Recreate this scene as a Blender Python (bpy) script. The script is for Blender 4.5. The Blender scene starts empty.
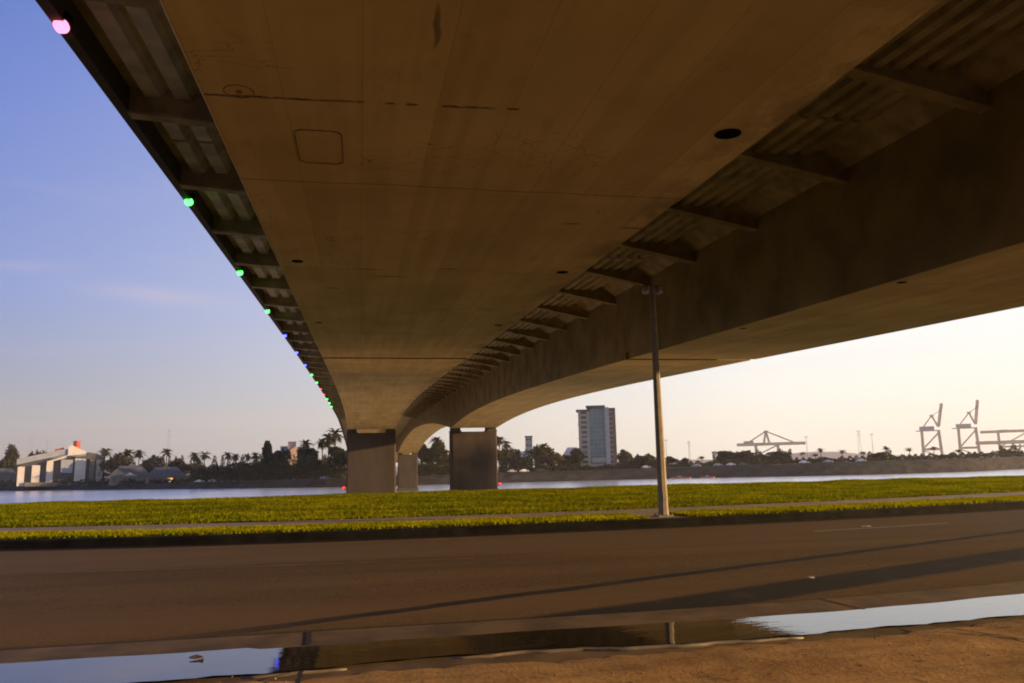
import bpy, math, random
import numpy as np
from mathutils import Vector, Matrix, Quaternion

S = bpy.context.scene
C = S.collection
rnd = random.Random(7)
R = math.radians

# ------------------------------------------------------------------ camera
FPX, PITCH, ROLL, YAW, EYE = 783.45, 0.15974, 0.02234, 0.19333, 1.8
F = Vector((math.sin(YAW) * math.cos(PITCH), math.cos(YAW) * math.cos(PITCH), math.sin(PITCH)))
R0 = Vector((math.cos(YAW), -math.sin(YAW), 0))
U0 = R0.cross(F)
RR = R0 * math.cos(ROLL) - U0 * math.sin(ROLL)
UU = R0 * math.sin(ROLL) + U0 * math.cos(ROLL)
cd = bpy.data.cameras.new('camera')
cam = bpy.data.objects.new('camera', cd); C.objects.link(cam)
M4 = Matrix.Identity(4)
for i in range(3):
    M4[i][0], M4[i][1], M4[i][2] = RR[i], UU[i], -F[i]
M4.translation = (0, 0, EYE)
cam.matrix_world = M4
cd.sensor_width = 36; cd.lens = 36 * FPX / 1024
cd.clip_start = .05; cd.clip_end = 30000
S.camera = cam

def ray(px, py):
    u2 = (px - 512) / FPX; v2 = -(py - 341.5) / FPX
    return F + RR * u2 + UU * v2

# ------------------------------------------------------------------ light
SKYK = 4.35
SUN_AZ, SUN_EL = R(107), R(9)           # clockwise from +Y
sdir = Vector((math.sin(SUN_AZ) * math.cos(SUN_EL), math.cos(SUN_AZ) * math.cos(SUN_EL), math.sin(SUN_EL)))
sl = bpy.data.lights.new('sun', 'SUN'); sl.energy = 5.0; sl.angle = R(.6); sl.color = (1, .63, .28)
so = bpy.data.objects.new('sun', sl); C.objects.link(so)
so.rotation_euler = sdir.to_track_quat('Z', 'Y').to_euler(); so.location = (60, -30, 60)
W = bpy.data.worlds.new('World'); S.world = W; W.use_nodes = True
wn, wl = W.node_tree.nodes, W.node_tree.links
wn.clear()
wo = wn.new('ShaderNodeOutputWorld'); bg = wn.new('ShaderNodeBackground'); sk = wn.new('ShaderNodeTexSky')
sk.sky_type = 'NISHITA'; sk.sun_disc = False; sk.sun_elevation = SUN_EL; sk.sun_rotation = SUN_AZ
sk.air_density = 1.0; sk.dust_density = 1.6; sk.ozone_density = 1.6; sk.altitude = 0
bg.inputs['Strength'].default_value = .1
def wmath(op, a, b=None, c=None):
    n = wn.new('ShaderNodeMath'); n.operation = op
    for i, v in enumerate((a, b, c)):
        if v is None: continue
        if isinstance(v, (int, float)): n.inputs[i].default_value = v
        else: wl.new(v, n.inputs[i])
    return n.outputs[0]
tc = wn.new('ShaderNodeTexCoord')
sep = wn.new('ShaderNodeSeparateXYZ'); wl.new(tc.outputs['Generated'], sep.inputs[0])
# thin cirrus streaks
mp = wn.new('ShaderNodeMapping'); wl.new(tc.outputs['Generated'], mp.inputs[0])
mp.inputs['Rotation'].default_value = (R(8), R(-5), 0); mp.inputs['Scale'].default_value = (2.2, 2.2, 15)
cn = wn.new('ShaderNodeTexNoise'); wl.new(mp.outputs[0], cn.inputs['Vector'])
cn.inputs['Scale'].default_value = 1.6; cn.inputs['Detail'].default_value = 6; cn.inputs['Roughness'].default_value = .55
cr = wn.new('ShaderNodeMapRange'); wl.new(cn.outputs['Fac'], cr.inputs[0])
cr.inputs[1].default_value = .56; cr.inputs[2].default_value = .85; cr.inputs[3].default_value = 0; cr.inputs[4].default_value = .5
up = wn.new('ShaderNodeMapRange'); up.interpolation_type = 'SMOOTHSTEP'; wl.new(sep.outputs[2], up.inputs[0])
up.inputs[1].default_value = .02; up.inputs[2].default_value = .2
cf = wmath('MULTIPLY', cr.outputs[0], up.outputs[0])
# one thin wisp low on the left
az = wmath('ARCTAN2', sep.outputs[0], sep.outputs[1])
def wisp(px, py, px2, py2, wu, wv, amt):
    a, b = ray(px, py), ray(px2, py2)
    aa, ab = math.atan2(a.x, a.y), math.atan2(b.x, b.y); ea, eb = a.normalized().z, b.normalized().z
    u = wmath('SUBTRACT', az, aa)
    v = wmath('SUBTRACT', wmath('SUBTRACT', sep.outputs[2], ea), wmath('MULTIPLY', u, (eb - ea) / (ab - aa)))
    v = wmath('ADD', v, wmath('MULTIPLY', wmath('SUBTRACT', cn.outputs['Fac'], .5), .04))
    e = wmath('ADD', wmath('POWER', wmath('DIVIDE', u, wu), 2), wmath('POWER', wmath('DIVIDE', v, wv), 2))
    return wmath('MULTIPLY', wmath('POWER', 2.718, wmath('MULTIPLY', e, -1)), amt)
cf = wmath('MULTIPLY', cf, .5)
for q in ((165, 299, 225, 306, .075, .010, .42), (15, 266, 60, 268, .05, .007, .22)): cf = wmath('MAXIMUM', cf, wisp(*q))
# evening haze: pale towards the sun, mauve away from it, blue overhead
def ramp(stops, fac):
    n = wn.new('ShaderNodeValToRGB'); wl.new(fac, n.inputs[0]); el = n.color_ramp.elements
    while len(el) > 1: el.remove(el[-1])
    for i, (p, c) in enumerate(stops):
        e = el[0] if i == 0 else el.new(p)
        e.position = p; e.color = (*c, 1)
    n.color_ramp.interpolation = 'LINEAR'
    return n.outputs[0]
elev = wmath('DIVIDE', wmath('ARCSINE', wmath('MAXIMUM', sep.outputs[2], 0.0)), math.pi / 2)
hl = wmath('SQRT', wmath('ADD', wmath('MULTIPLY', sep.outputs[0], sep.outputs[0]), wmath('MULTIPLY', sep.outputs[1], sep.outputs[1])))
ca = wmath('DIVIDE', wmath('ADD', wmath('MULTIPLY', sep.outputs[0], math.sin(SUN_AZ)), wmath('MULTIPLY', sep.outputs[1], math.cos(SUN_AZ))), wmath('MAXIMUM', hl, .001))
side = wn.new('ShaderNodeMapRange'); wl.new(ca, side.inputs[0]); side.inputs[1].default_value = -.68; side.inputs[2].default_value = .22
A_ = ramp([(0, (.33, .30, .335)), (.045, (.29, .31, .40)), (.13, (.215, .295, .66)), (.27, (.13, .215, .66)), (.37, (.07, .15, .57)), (1, (.06, .12, .42))], elev)
B_ = ramp([(0, (1.13, 1.04, .88)), (.04, (1.10, 1.08, 1.0)), (.10, (1.05, 1.06, 1.07)), (.22, (.78, .84, .98)), (.45, (.35, .48, .85)), (1, (.08, .14, .44))], elev)
m1 = wn.new('ShaderNodeMix'); m1.data_type = 'RGBA'; wl.new(side.outputs[0], m1.inputs[0]); wl.new(A_, m1.inputs[6]); wl.new(B_, m1.inputs[7])
m2 = wn.new('ShaderNodeMix'); m2.data_type = 'RGBA'; m2.blend_type = 'MULTIPLY'; m2.inputs[0].default_value = 1
wl.new(m1.outputs[2], m2.inputs[6]); m2.inputs[7].default_value = (SKYK, SKYK, SKYK, 1)
m3 = wn.new('ShaderNodeMix'); m3.data_type = 'RGBA'; m3.inputs[0].default_value = .88; wl.new(sk.outputs[0], m3.inputs[6]); wl.new(m2.outputs[2], m3.inputs[7])
mix = wn.new('ShaderNodeMix'); mix.data_type = 'RGBA'; wl.new(cf, mix.inputs[0]); wl.new(m3.outputs[2], mix.inputs[6])
mix.inputs[7].default_value = (SKYK * .62, SKYK * .55, SKYK * .66, 1)
wl.new(mix.outputs[2], bg.inputs['Color']); wl.new(bg.outputs[0], wo.inputs[0])

vs = S.view_settings
vs.view_transform = 'Standard'; vs.look = 'None'; vs.gamma = 1; vs.use_curve_mapping = False
vs.exposure = 1.2
S.cycles.use_denoising = True
S.cycles.max_bounces = 6; S.cycles.diffuse_bounces = 4; S.cycles.glossy_bounces = 3
S.cycles.filter_width = 1.9

# ------------------------------------------------------------------ helpers
def hdir(px):                                   # horizontal unit direction at a column, near the horizon
    d = ray(px, 467.7 - .02234 * (px - 514)); d.z = 0
    return d.normalized()
def cos2(px):
    d = hdir(px); f = Vector((F.x, F.y, 0)).normalized(); return d.dot(f) ** 2
def z_at(px, py, dist):                         # world height seen at (px, py) at a horizontal distance
    d = ray(px, py); return EYE + d.z / math.hypot(d.x, d.y) * dist

class MB:
    def __init__(s): s.v, s.f = [], []
    def add(s, vs_, fs):
        n = len(s.v); s.v += [tuple(v) for v in vs_]; s.f += [tuple(i + n for i in f) for f in fs]; return s
    def box(s, x0, x1, y0, y1, z0, z1):
        return s.add([(x0,y0,z0),(x1,y0,z0),(x1,y1,z0),(x0,y1,z0),(x0,y0,z1),(x1,y0,z1),(x1,y1,z1),(x0,y1,z1)],
                     [(0,3,2,1),(4,5,6,7),(0,1,5,4),(1,2,6,5),(2,3,7,6),(3,0,4,7)])
    def loft(s, secs, cap=True, closed=True):
        k = len(secs[0]); vv = [p for q in secs for p in q]; ff = []
        for i in range(len(secs) - 1):
            for j in range(k if closed else k - 1):
                a, b = i * k + j, i * k + (j + 1) % k
                ff.append((a, b, b + k, a + k))
        if cap: ff += [tuple(range(k))[::-1], tuple(range((len(secs) - 1) * k, len(secs) * k))]
        return s.add(vv, ff)
    def tube(s, pts, rad, n=8, cap=True):
        secs = []
        pts = [Vector(p) for p in pts]
        for i, p in enumerate(pts):
            d = (pts[min(i + 1, len(pts) - 1)] - pts[max(i - 1, 0)]).normalized()
            a = d.cross(Vector((0, 0, 1)) if abs(d.z) < .9 else Vector((1, 0, 0))).normalized(); b = d.cross(a)
            r = rad[i] if isinstance(rad, (list, tuple)) else rad
            secs.append([p + (a * math.cos(t) + b * math.sin(t)) * r for t in [2 * math.pi * (j + .5) / n for j in range(n)]])
        return s.loft(secs, cap)
    def bar(s, a, b, w, h=None):
        return s.tube([a, b], w * .707, 4)
    def build(s, name, mat, parent=None, smooth=False, loc=None):
        me = bpy.data.meshes.new(name); me.from_pydata(s.v, [], s.f); me.update()
        if smooth: me.polygons.foreach_set('use_smooth', [True] * len(me.polygons))
        return link(name, me, mat, parent, loc)
def link(name, me, mat, parent=None, loc=None):
    o = bpy.data.objects.new(name, me); C.objects.link(o)
    if mat and not me.materials: me.materials.append(mat)
    if parent is not None:
        o.parent = parent
        o.location = loc if loc is not None else [-c for c in ROOTLOC.get(parent.name, (0, 0, 0))]
    elif loc is not None: o.location = loc
    return o
ROOTLOC = {}
def tag(o, label=None, cat=None, group=None, kind=None):
    if label: o['label'] = label
    if cat: o['category'] = cat
    if group: o['group'] = group
    if kind: o['kind'] = kind
    return o
def empty(name, loc, rz=0, local=True):
    o = bpy.data.objects.new(name, None); C.objects.link(o); o.location = loc; o.rotation_euler = (0, 0, rz)
    o.empty_display_size = .3
    if not local: ROOTLOC[o.name] = tuple(loc)      # children are modelled in world coordinates
    return o
def copy_tree(o, parent=None):
    c = o.copy(); C.objects.link(c)
    if parent: c.parent = parent
    for ch in list(o.children): copy_tree(ch, c)
    return c

# ------------------------------------------------------------------ materials
class NT:
    def __init__(s, name):
        s.m = bpy.data.materials.new(name); s.m.use_nodes = True; s.t = s.m.node_tree; s.n = s.t.nodes; s.l = s.t.links
        s.b = s.n['Principled BSDF']
        s.tc = s.n.new('ShaderNodeTexCoord'); s.co = s.tc.outputs['Object']
    def put(s, sock, v):
        if v is None: return
        if hasattr(v, 'default_value') or hasattr(v, 'is_linked'): s.l.new(v, sock)
        else:
            if isinstance(v, tuple) and len(v) == 3 and sock.type == 'RGBA': v = (*v, 1)
            sock.default_value = v
    def math(s, op, a, b=None, c=None, clamp=False):
        n = s.n.new('ShaderNodeMath'); n.operation = op; n.use_clamp = clamp
        for i, v in enumerate((a, b, c)): s.put(n.inputs[i], v)
        return n.outputs[0]
    def xyz(s):
        n = s.n.new('ShaderNodeSeparateXYZ'); s.l.new(s.co, n.inputs[0]); return n.outputs
    def noise(s, scale, detail=4, rough=.55, stretch=(1, 1, 1), co=None):
        mp = s.n.new('ShaderNodeMapping'); s.l.new(co or s.co, mp.inputs[0]); mp.inputs['Scale'].default_value = stretch
        n = s.n.new('ShaderNodeTexNoise'); s.l.new(mp.outputs[0], n.inputs['Vector'])
        n.inputs['Scale'].default_value = scale; n.inputs['Detail'].default_value = detail; n.inputs['Roughness'].default_value = rough
        return n.outputs['Fac']
    def rng(s, v, a, b, c=0., d=1., smooth=True):
        n = s.n.new('ShaderNodeMapRange'); n.interpolation_type = 'SMOOTHSTEP' if smooth else 'LINEAR'
        s.put(n.inputs[0], v)
        for i, q in enumerate((a, b, c, d)): s.put(n.inputs[i + 1], q)
        return n.outputs[0]
    def mix(s, f, a, b, mode='MIX'):
        n = s.n.new('ShaderNodeMix'); n.data_type = 'RGBA'; n.blend_type = mode
        s.put(n.inputs[0], f); s.put(n.inputs[6], a); s.put(n.inputs[7], b); return n.outputs[2]
    def bump(s, h, strength=.3, dist=.02):
        n = s.n.new('ShaderNodeBump'); s.put(n.inputs['Height'], h); n.inputs['Strength'].default_value = strength; n.inputs['Distance'].default_value = dist
        s.l.new(n.outputs[0], s.b.inputs['Normal'])
    def out(s, col=None, rough=None, spec=None, **k):
        if col is not None: s.put(s.b.inputs['Base Color'], col)
        if rough is not None: s.put(s.b.inputs['Roughness'], rough)
        if spec is not None: s.put(s.b.inputs['Specular IOR Level'], spec)
        for q, v in k.items(): s.put(s.b.inputs[q.replace('_', ' ')], v)
        return s.m
def simple(name, col, rough=.7, var=.25, scale=3., spec=.3, metal=0, bump=0):
    t = NT(name); nz = t.noise(scale, 4)
    c = t.mix(t.rng(nz, .3, .7), tuple(q * (1 - var) for q in col), tuple(min(1, q * (1 + var)) for q in col))
    if bump: t.bump(nz, bump, .02)
    return t.out(c, rough, spec, Metallic=metal)
def lamp_mat(name, col, strength):
    t = NT(name); return t.out((.05, .05, .05), .4, None, Emission_Color=col, Emission_Strength=strength)

MAT = {}
def m_concrete():
    t = NT('bridge_concrete'); x, y, z = t.xyz()
    base = t.mix(t.rng(t.noise(.35, 5, .6), .3, .72), (.68, .52, .20), (.82, .635, .265))
    # form boards along the girder
    bo = t.noise(1., 2, .5, (2.6, .05, 2.6))
    c = t.mix(t.rng(bo, .35, .65), base, t.mix(1., base, (.90, .88, .85), 'MULTIPLY'))
    # form panels: each strip a slightly different tone, with a faint line between
    px_ = t.math('MULTIPLY', t.math('ADD', x, t.math('MULTIPLY', t.math('SUBTRACT', t.noise(.2, 2), .5), .08)), .885)
    wn_ = t.n.new('ShaderNodeTexWhiteNoise'); wn_.noise_dimensions = '2D'
    cb = t.n.new('ShaderNodeCombineXYZ'); t.put(cb.inputs[0], t.math('FLOOR', px_)); t.put(cb.inputs[1], t.math('FLOOR', t.math('MULTIPLY', y, .131)))
    t.l.new(cb.outputs[0], wn_.inputs['Vector'])
    c = t.mix(t.math('MULTIPLY', wn_.outputs['Value'], .7), c, t.mix(1., c, (.80, .78, .74), 'MULTIPLY'))
    ln = t.math('ABSOLUTE', t.math('SUBTRACT', t.math('FRACT', px_), .5))
    c = t.mix(t.math('MULTIPLY', t.rng(ln, .485, .5), .22), c, (.1, .07, .03))
    # cross seams of the pours, slightly wavy
    wob = t.math('MULTIPLY', t.math('SUBTRACT', t.noise(.6, 3), .5), .25)
    yy = t.math('ADD', y, wob)
    for y0, w, k, seed in ((15.05, .03, .45, .2), (22.9, .03, .25, .3), (30., .03, .25, .2), (37.4, .035, .3, .25)):
        d = t.math('ABSOLUTE', t.math('SUBTRACT', yy, y0))
        mk = t.rng(d, w * .5, w * 1.6, 1, 0)
        gap = t.rng(t.noise(.55 + seed, 3, .6, (1, .02, .02)), seed, seed + .08)
        c = t.mix(t.math('MULTIPLY', t.math('MULTIPLY', mk, gap), k), c, (.03, .022, .015))
    # open joint, broken into runs
    d = t.math('ABSOLUTE', t.math('SUBTRACT', t.math('ADD', t.math('ADD', y, t.math('ADD', t.math('MULTIPLY', wob, .5), t.math('MULTIPLY', t.math('SUBTRACT', t.noise(7, 3), .5), .07))), t.math('MULTIPLY', x, .045)), 11.24))
    run = None
    for x0, x1 in ((-2.3, .05), (.3, .5), (.62, .85), (1.15, 2.05), (2.15, 2.4)):
        q = t.math('MULTIPLY', t.rng(x, x0, x0 + .06), t.rng(x, x1 - .06, x1, 1, 0)); run = q if run is None else t.math('MAXIMUM', run, q)
    run = t.math('MULTIPLY', t.math('MULTIPLY', run, t.math('LESS_THAN', y, 13)), t.rng(t.noise(3.5, 4, .7), .32, .55, .25, 1))
    c = t.mix(t.math('MULTIPLY', t.math('MULTIPLY', t.rng(d, .018, .05, 1, 0), run), .85), c, (.02, .014, .008))
    # dark seepage marks
    for cx, cy, rx, ry in ((.88, 8.9, .05, .55), (.2, 22.9, .5, .08), (.9, 23.9, .7, .1), (2.6, 22.6, .35, .09), (-.9, 26, .3, .1), (1.8, 31, .25, .1), (4.9, 17.3, .3, .08), (6.5, 17.5, .35, .1)):
        e = t.math('ADD', t.math('POWER', t.math('DIVIDE', t.math('SUBTRACT', t.math('ADD', x, t.math('MULTIPLY', wob, 1.5)), cx), rx), 2), t.math('POWER', t.math('DIVIDE', t.math('SUBTRACT', t.math('ADD', y, t.math('MULTIPLY', wob, 1.5)), cy), ry), 2))
        c = t.mix(t.rng(e, .2, 1.3, .6, 0), c, (.05, .036, .018))
    # water stains and dirt
    st = t.rng(t.noise(.9, 7, .68, (1.1, .5, 1)), .58, .78)
    c = t.mix(t.math('MULTIPLY', st, .38), c, (.15, .10, .055))
    ed = t.math('MULTIPLY', t.rng(x, 5.4, 6.8), t.rng(x, 6.9, 7.2, 1, 0))
    ed = t.math('MULTIPLY', ed, t.rng(t.noise(.8, 5, .7, (1, .6, 1)), .42, .62))
    c = t.mix(t.math('MULTIPLY', ed, .5), c, (.075, .052, .032))
    # thin cracks
    v = t.n.new('ShaderNodeTexVoronoi'); v.feature = 'DISTANCE_TO_EDGE'
    mp = t.n.new('ShaderNodeMapping'); t.l.new(t.co, mp.inputs[0]); mp.inputs['Scale'].default_value = (.28, .5, .3)
    nz = t.n.new('ShaderNodeTexNoise'); nz.inputs['Scale'].default_value = 1.1; nz.inputs['Detail'].default_value = 5; t.l.new(mp.outputs[0], nz.inputs['Vector'])
    vm = t.n.new('ShaderNodeVectorMath'); vm.operation = 'MULTIPLY_ADD'; t.l.new(nz.outputs['Color'], vm.inputs[0]); vm.inputs[1].default_value = (.8, .8, .8); t.l.new(mp.outputs[0], vm.inputs[2])
    t.l.new(vm.outputs[0], v.inputs['Vector'])
    ck = t.math('MULTIPLY', t.rng(v.outputs['Distance'], .003, .012, 1, 0), t.rng(t.noise(.33, 2), .57, .63))
    c = t.mix(t.math('MULTIPLY', ck, .6), c, (.05, .035, .022))
    t.bump(t.noise(9, 6, .6), .25, .02)
    return t.out(c, .88, .2)
MAT['concrete'] = m_concrete()
MAT['web'] = simple('girder_web', (.28, .222, .10), .9, .25, .45, .15, 0, .15)  # darker tone used on the upright faces of the girders
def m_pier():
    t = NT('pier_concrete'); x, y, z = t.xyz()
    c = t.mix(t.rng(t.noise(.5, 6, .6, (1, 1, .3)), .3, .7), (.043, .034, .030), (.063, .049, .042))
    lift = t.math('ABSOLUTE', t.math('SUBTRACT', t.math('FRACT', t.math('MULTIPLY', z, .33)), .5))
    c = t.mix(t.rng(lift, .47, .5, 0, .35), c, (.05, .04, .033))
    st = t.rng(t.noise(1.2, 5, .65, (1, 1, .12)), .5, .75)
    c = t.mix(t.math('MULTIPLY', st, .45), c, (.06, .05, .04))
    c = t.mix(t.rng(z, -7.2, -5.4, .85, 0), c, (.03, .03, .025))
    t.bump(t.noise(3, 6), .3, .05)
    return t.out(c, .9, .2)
MAT['pier'] = m_pier()
MAT['beam'] = simple('beam_concrete', (.42, .35, .21), .85, .25, 1.2, .2)
MAT['rib_skylit'] = simple('skylit_deck_form', (.60, .585, .52), .7, .25, .8, .25)  # lighter copy of the deck form: skylight on the left overhang in its colour
MAT['beam_shaded'] = simple('shaded_beam_concrete', (.36, .29, .155), .85, .25, 1.2, .2)  # darker copy of the beam concrete, the middle bay's shade painted in
MAT['rib'] = simple('deck_form', (.40, .33, .18), .7, .3, .8, .25)
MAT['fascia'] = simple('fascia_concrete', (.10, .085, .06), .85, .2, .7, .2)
MAT['dark'] = simple('dark_metal', (.012, .010, .008), 1., .2, 4, 0)
MAT['hatch'] = simple('sealed_joint', (.24, .175, .075), .8, .3, 6)
MAT['rubber'] = simple('bearing_rubber', (.06, .055, .05), .8)
def m_road():
    t = NT('asphalt'); x, y, z = t.xyz()
    c = t.mix(t.rng(t.noise(.35, 5, .6, (.25, 1, 1)), .3, .7), (.058, .038, .016), (.090, .058, .024))
    c = t.mix(t.rng(t.noise(24, 3, .75, (.6, 1, 1)), .42, .66), c, t.mix(1., c, (1.9, 1.8, 1.65), 'MULTIPLY')); c = t.mix(t.rng(t.noise(7, 5, .75, (.5, 1, 1)), .5, .7), c, t.mix(1., c, (.6, .6, .6), 'MULTIPLY'))
    # lanes polished by tyres
    lane = t.math('ABSOLUTE', t.math('SINE', t.math('MULTIPLY', t.math('ADD', y, t.math('MULTIPLY', t.noise(.08, 2), 1.5)), 1.7)))
    c = t.mix(t.math('MULTIPLY', t.rng(lane, .75, 1.), .25), c, (.045, .032, .021))
    # repaired strip by the far side
    c = t.mix(t.math('MULTIPLY', t.rng(y, 16.6, 17.3), .5), c, (.105, .072, .040)); c = t.mix(t.math('MULTIPLY', t.math('MULTIPLY', t.rng(t.math('ADD', y, t.math('MULTIPLY', x, -.04)), 9.7, 10.4), t.rng(y, 11., 12.6, 1, 0)), t.rng(t.noise(.6, 5, .7, (.35, 1, 1)), .35, .6, .2, .65)), c, (.12, .074, .032))
    nz = t.math('MULTIPLY', t.math('SUBTRACT', t.noise(.7, 4), .5), .25)
    rough = .82
    bands = None
    # two dark bands running diagonally out from the gutter
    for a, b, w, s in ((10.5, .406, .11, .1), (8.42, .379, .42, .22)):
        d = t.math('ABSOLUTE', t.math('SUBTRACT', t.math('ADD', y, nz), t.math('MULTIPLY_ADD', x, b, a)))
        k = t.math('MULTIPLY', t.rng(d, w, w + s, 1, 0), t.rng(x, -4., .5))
        bands = k if bands is None else t.math('MAXIMUM', bands, k)
    bands = t.math('MULTIPLY', bands, t.rng(t.noise(1.6, 4), .2, .5, .6, 1))
    bands = t.math('MAXIMUM', bands, t.math('MULTIPLY', t.rng(y, 9.66, 9.78, 1, 0), .7))
    c = t.mix(t.math('MULTIPLY', bands, .93), c, (.010, .0095, .0095))
    t.bump(t.noise(38, 5, .75), .9, .02)
    return t.out(c, t.rng(bands, 0, 1, .92, .8), .12)
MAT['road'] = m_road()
def m_dirt():
    t = NT('dirt_apron')
    c = t.mix(t.rng(t.noise(.9, 7, .65, (.5, 1, 1)), .3, .72), (.22, .12, .04), (.38, .235, .09))
    c = t.mix(t.rng(t.noise(5, 6, .7, (.6, 1, 1)), .56, .74), c, (.05, .03, .013))
    c = t.mix(t.rng(t.noise(40, 3, .6), .6, .75), c, (.36, .22, .10)); c = t.mix(t.math('MULTIPLY', t.rng(t.noise(1.5, 5, .7, (.3, 1.6, 1)), .5, .68), .4), c, (.075, .042, .018))
    t.bump(t.noise(14, 8, .7), .9, .03)
    return t.out(c, .95, .15)
MAT['dirt'] = m_dirt()
MAT['gutter'] = simple('gutter_concrete', (.10, .066, .033), .8, .35, 1.6, .3, 0, .3)
MAT['lip'] = simple('wet_lip_concrete', (.13, .105, .08), .55, .3, 3, .5)
MAT['kerb'] = simple('kerb_dirty', (.008, .0075, .0065), .95, .5, 2., .1)
MAT['gstain'] = simple('gutter_asphalt', (.009, .008, .007), .95, .4, 1.5, .1)
MAT['path'] = simple('footpath', (.20, .15, .105), .9, .2, 1.4)
MAT['bounce'] = simple('bounce_concrete', (.46, .37, .24), .9, .12, .5)
MAT['joint'] = simple('joint_filler', (.018, .013, .009), .9)
MAT['paint_white'] = simple('worn_white_paint', (.16, .13, .10), .8, .4, 3)
MAT['paint_yellow'] = simple('worn_yellow_paint', (.12, .068, .018), .8, .4, 3)
def m_soil():
    t = NT('lawn_soil')
    c = t.mix(t.rng(t.noise(.5, 6, .6), .3, .7), (.07, .085, .003), (.13, .135, .004))
    t.bump(t.noise(6, 6), .8, .08)
    return t.out(c, .9, .1)
MAT['soil'] = m_soil()
def m_leaf(name, a, b, trans=.35, scale=.5):
    t = NT(name)
    oi = t.n.new('ShaderNodeObjectInfo')
    c = t.mix(t.rng(t.noise(scale, 4), .3, .7), a, b)
    if name == 'grass_blades':
        c = t.mix(t.math('MULTIPLY', t.rng(t.noise(.5, 5, .65, (.22, 1.3, 1)), .42, .66), .6), c, (.055, .062, .003))
        c = t.mix(t.math('MULTIPLY', t.rng(t.noise(1.1, 5, .7, (.6, 1, 1)), .62, .76), .5), c, (.19, .15, .03))
    c = t.mix(t.math('MULTIPLY', oi.outputs['Random'], .35), c, tuple(q * .55 for q in a))
    t.out(c, .7, .06)
    tr = t.n.new('ShaderNodeBsdfTranslucent'); t.l.new(c, tr.inputs[0])
    ms = t.n.new('ShaderNodeMixShader'); ms.inputs[0].default_value = trans
    t.l.new(t.b.outputs[0], ms.inputs[1]); t.l.new(tr.outputs[0], ms.inputs[2])
    t.l.new(ms.outputs[0], t.n['Material Output'].inputs[0])
    return t.m
MAT['grass'] = m_leaf('grass_blades', (.135, .158, .001), (.30, .29, .001), .45, .8)
MAT['verge'] = m_leaf('sunlit_verge_blades', (.19, .21, .001), (.40, .37, .001), .45, .8)  # grass colours raised to paint the verge as a sunlit strip
MAT['leaf'] = m_leaf('tree_leaves', (.024, .027, .007), (.055, .050, .012), .25, .12)
MAT['leaf_dark'] = m_leaf('dark_leaves', (.011, .015, .006), (.026, .029, .009), .2, .12)
MAT['leaf_brown'] = m_leaf('brown_leaves', (.036, .029, .010), (.075, .055, .019), .25, .12)
MAT['frond'] = m_leaf('palm_fronds', (.024, .025, .009), (.055, .047, .016), .2, .2)
MAT['shrub'] = m_leaf('shrub_leaves', (.014, .019, .006), (.036, .037, .009), .25, .06)
MAT['bark'] = simple('bark', (.10, .07, .045), .9, .3, 1)
def m_water():
    t = NT('river_water'); t.n.remove(t.b)
    df = t.n.new('ShaderNodeBsdfDiffuse'); df.inputs[0].default_value = (.40, .35, .28, 1)
    gl = t.n.new('ShaderNodeBsdfGlossy'); gl.distribution = 'MULTI_GGX'; gl.inputs['Roughness'].default_value = .24; gl.inputs[0].default_value = (.96, .96, .96, 1)
    fr = t.n.new('ShaderNodeFresnel'); fr.inputs[0].default_value = 1.33
    bp = t.n.new('ShaderNodeBump'); bp.inputs['Strength'].default_value = .12; bp.inputs['Distance'].default_value = .25
    t.l.new(t.noise(.35, 5, .6, (1, 2.2, 1)), bp.inputs['Height']); t.l.new(bp.outputs[0], gl.inputs['Normal'])
    ms = t.n.new('ShaderNodeMixShader'); t.l.new(fr.outputs[0], ms.inputs[0]); t.l.new(df.outputs[0], ms.inputs[1]); t.l.new(gl.outputs[0], ms.inputs[2])
    t.l.new(ms.outputs[0], t.n['Material Output'].inputs[0]); return t.m
MAT['water'] = m_water()
def m_puddle():
    t = NT('puddle_water')
    t.bump(t.noise(5, 4, .6, (.5, 1, 1)), .05, .02)
    return t.out((.012, .009, .006), t.rng(t.noise(1.3, 4, .6, (.5, 1.5, 1)), .4, .65, .012, .05), .8, IOR=1.5)
MAT['puddle'] = m_puddle()
def m_shore():
    t = NT('riprap_bank')
    c = t.mix(t.rng(t.noise(.12, 7, .75, (1, 1, 2.5)), .35, .65), (.012, .0115, .011), (.040, .037, .034))
    x, y, z = t.xyz()
    c = t.mix(t.rng(z, -7.4, -6.4, .9, 0), c, (.018, .017, .016))
    t.bump(t.noise(.5, 6, .7), .8, .6)
    return t.out(c, .95, .1)
MAT['shore'] = m_shore()
MAT['lot'] = simple('shore_ground', (.10, .09, .07), .95, .3, .02)
MAT['lotasphalt'] = simple('lot_asphalt', (.05, .042, .032), .95, .3, .4)
MAT['hill'] = simple('hill_scrub', (.2, .17, .17), 1., .2, .004)
MAT['white'] = simple('white_wall', (.42, .40, .39), .7, .08, .2)
MAT['bluewall'] = simple('bluish_wall', (.20, .23, .28), .7, .1, .2)
MAT['greyroof'] = simple('grey_roof', (.06, .06, .062), .8, .2, .15)
MAT['greywall'] = simple('grey_wall', (.11, .10, .09), .8, .15, .2)
MAT['pink'] = simple('pink_stucco', (.40, .28, .22), .85, .12, .15)
MAT['red'] = simple('red_paint', (.30, .035, .025), .5, .15, .3)
MAT['recess'] = simple('dark_recess', (.045, .045, .048), .5, .3, .2)
MAT['beige'] = simple('beige_panel', (.27, .25, .23), .75, .1, .3)
MAT['glass'] = simple('tower_glass', (.055, .125, .17), .18, .25, .15, .6)
MAT['glassframe'] = simple('glass_frame', (.15, .19, .22), .5, .2)
MAT['brick'] = simple('brown_brick', (.125, .088, .082), .85, .2, .3)
MAT['concw'] = simple('pale_concrete', (.28, .29, .31), .8, .08, .3)
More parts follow.
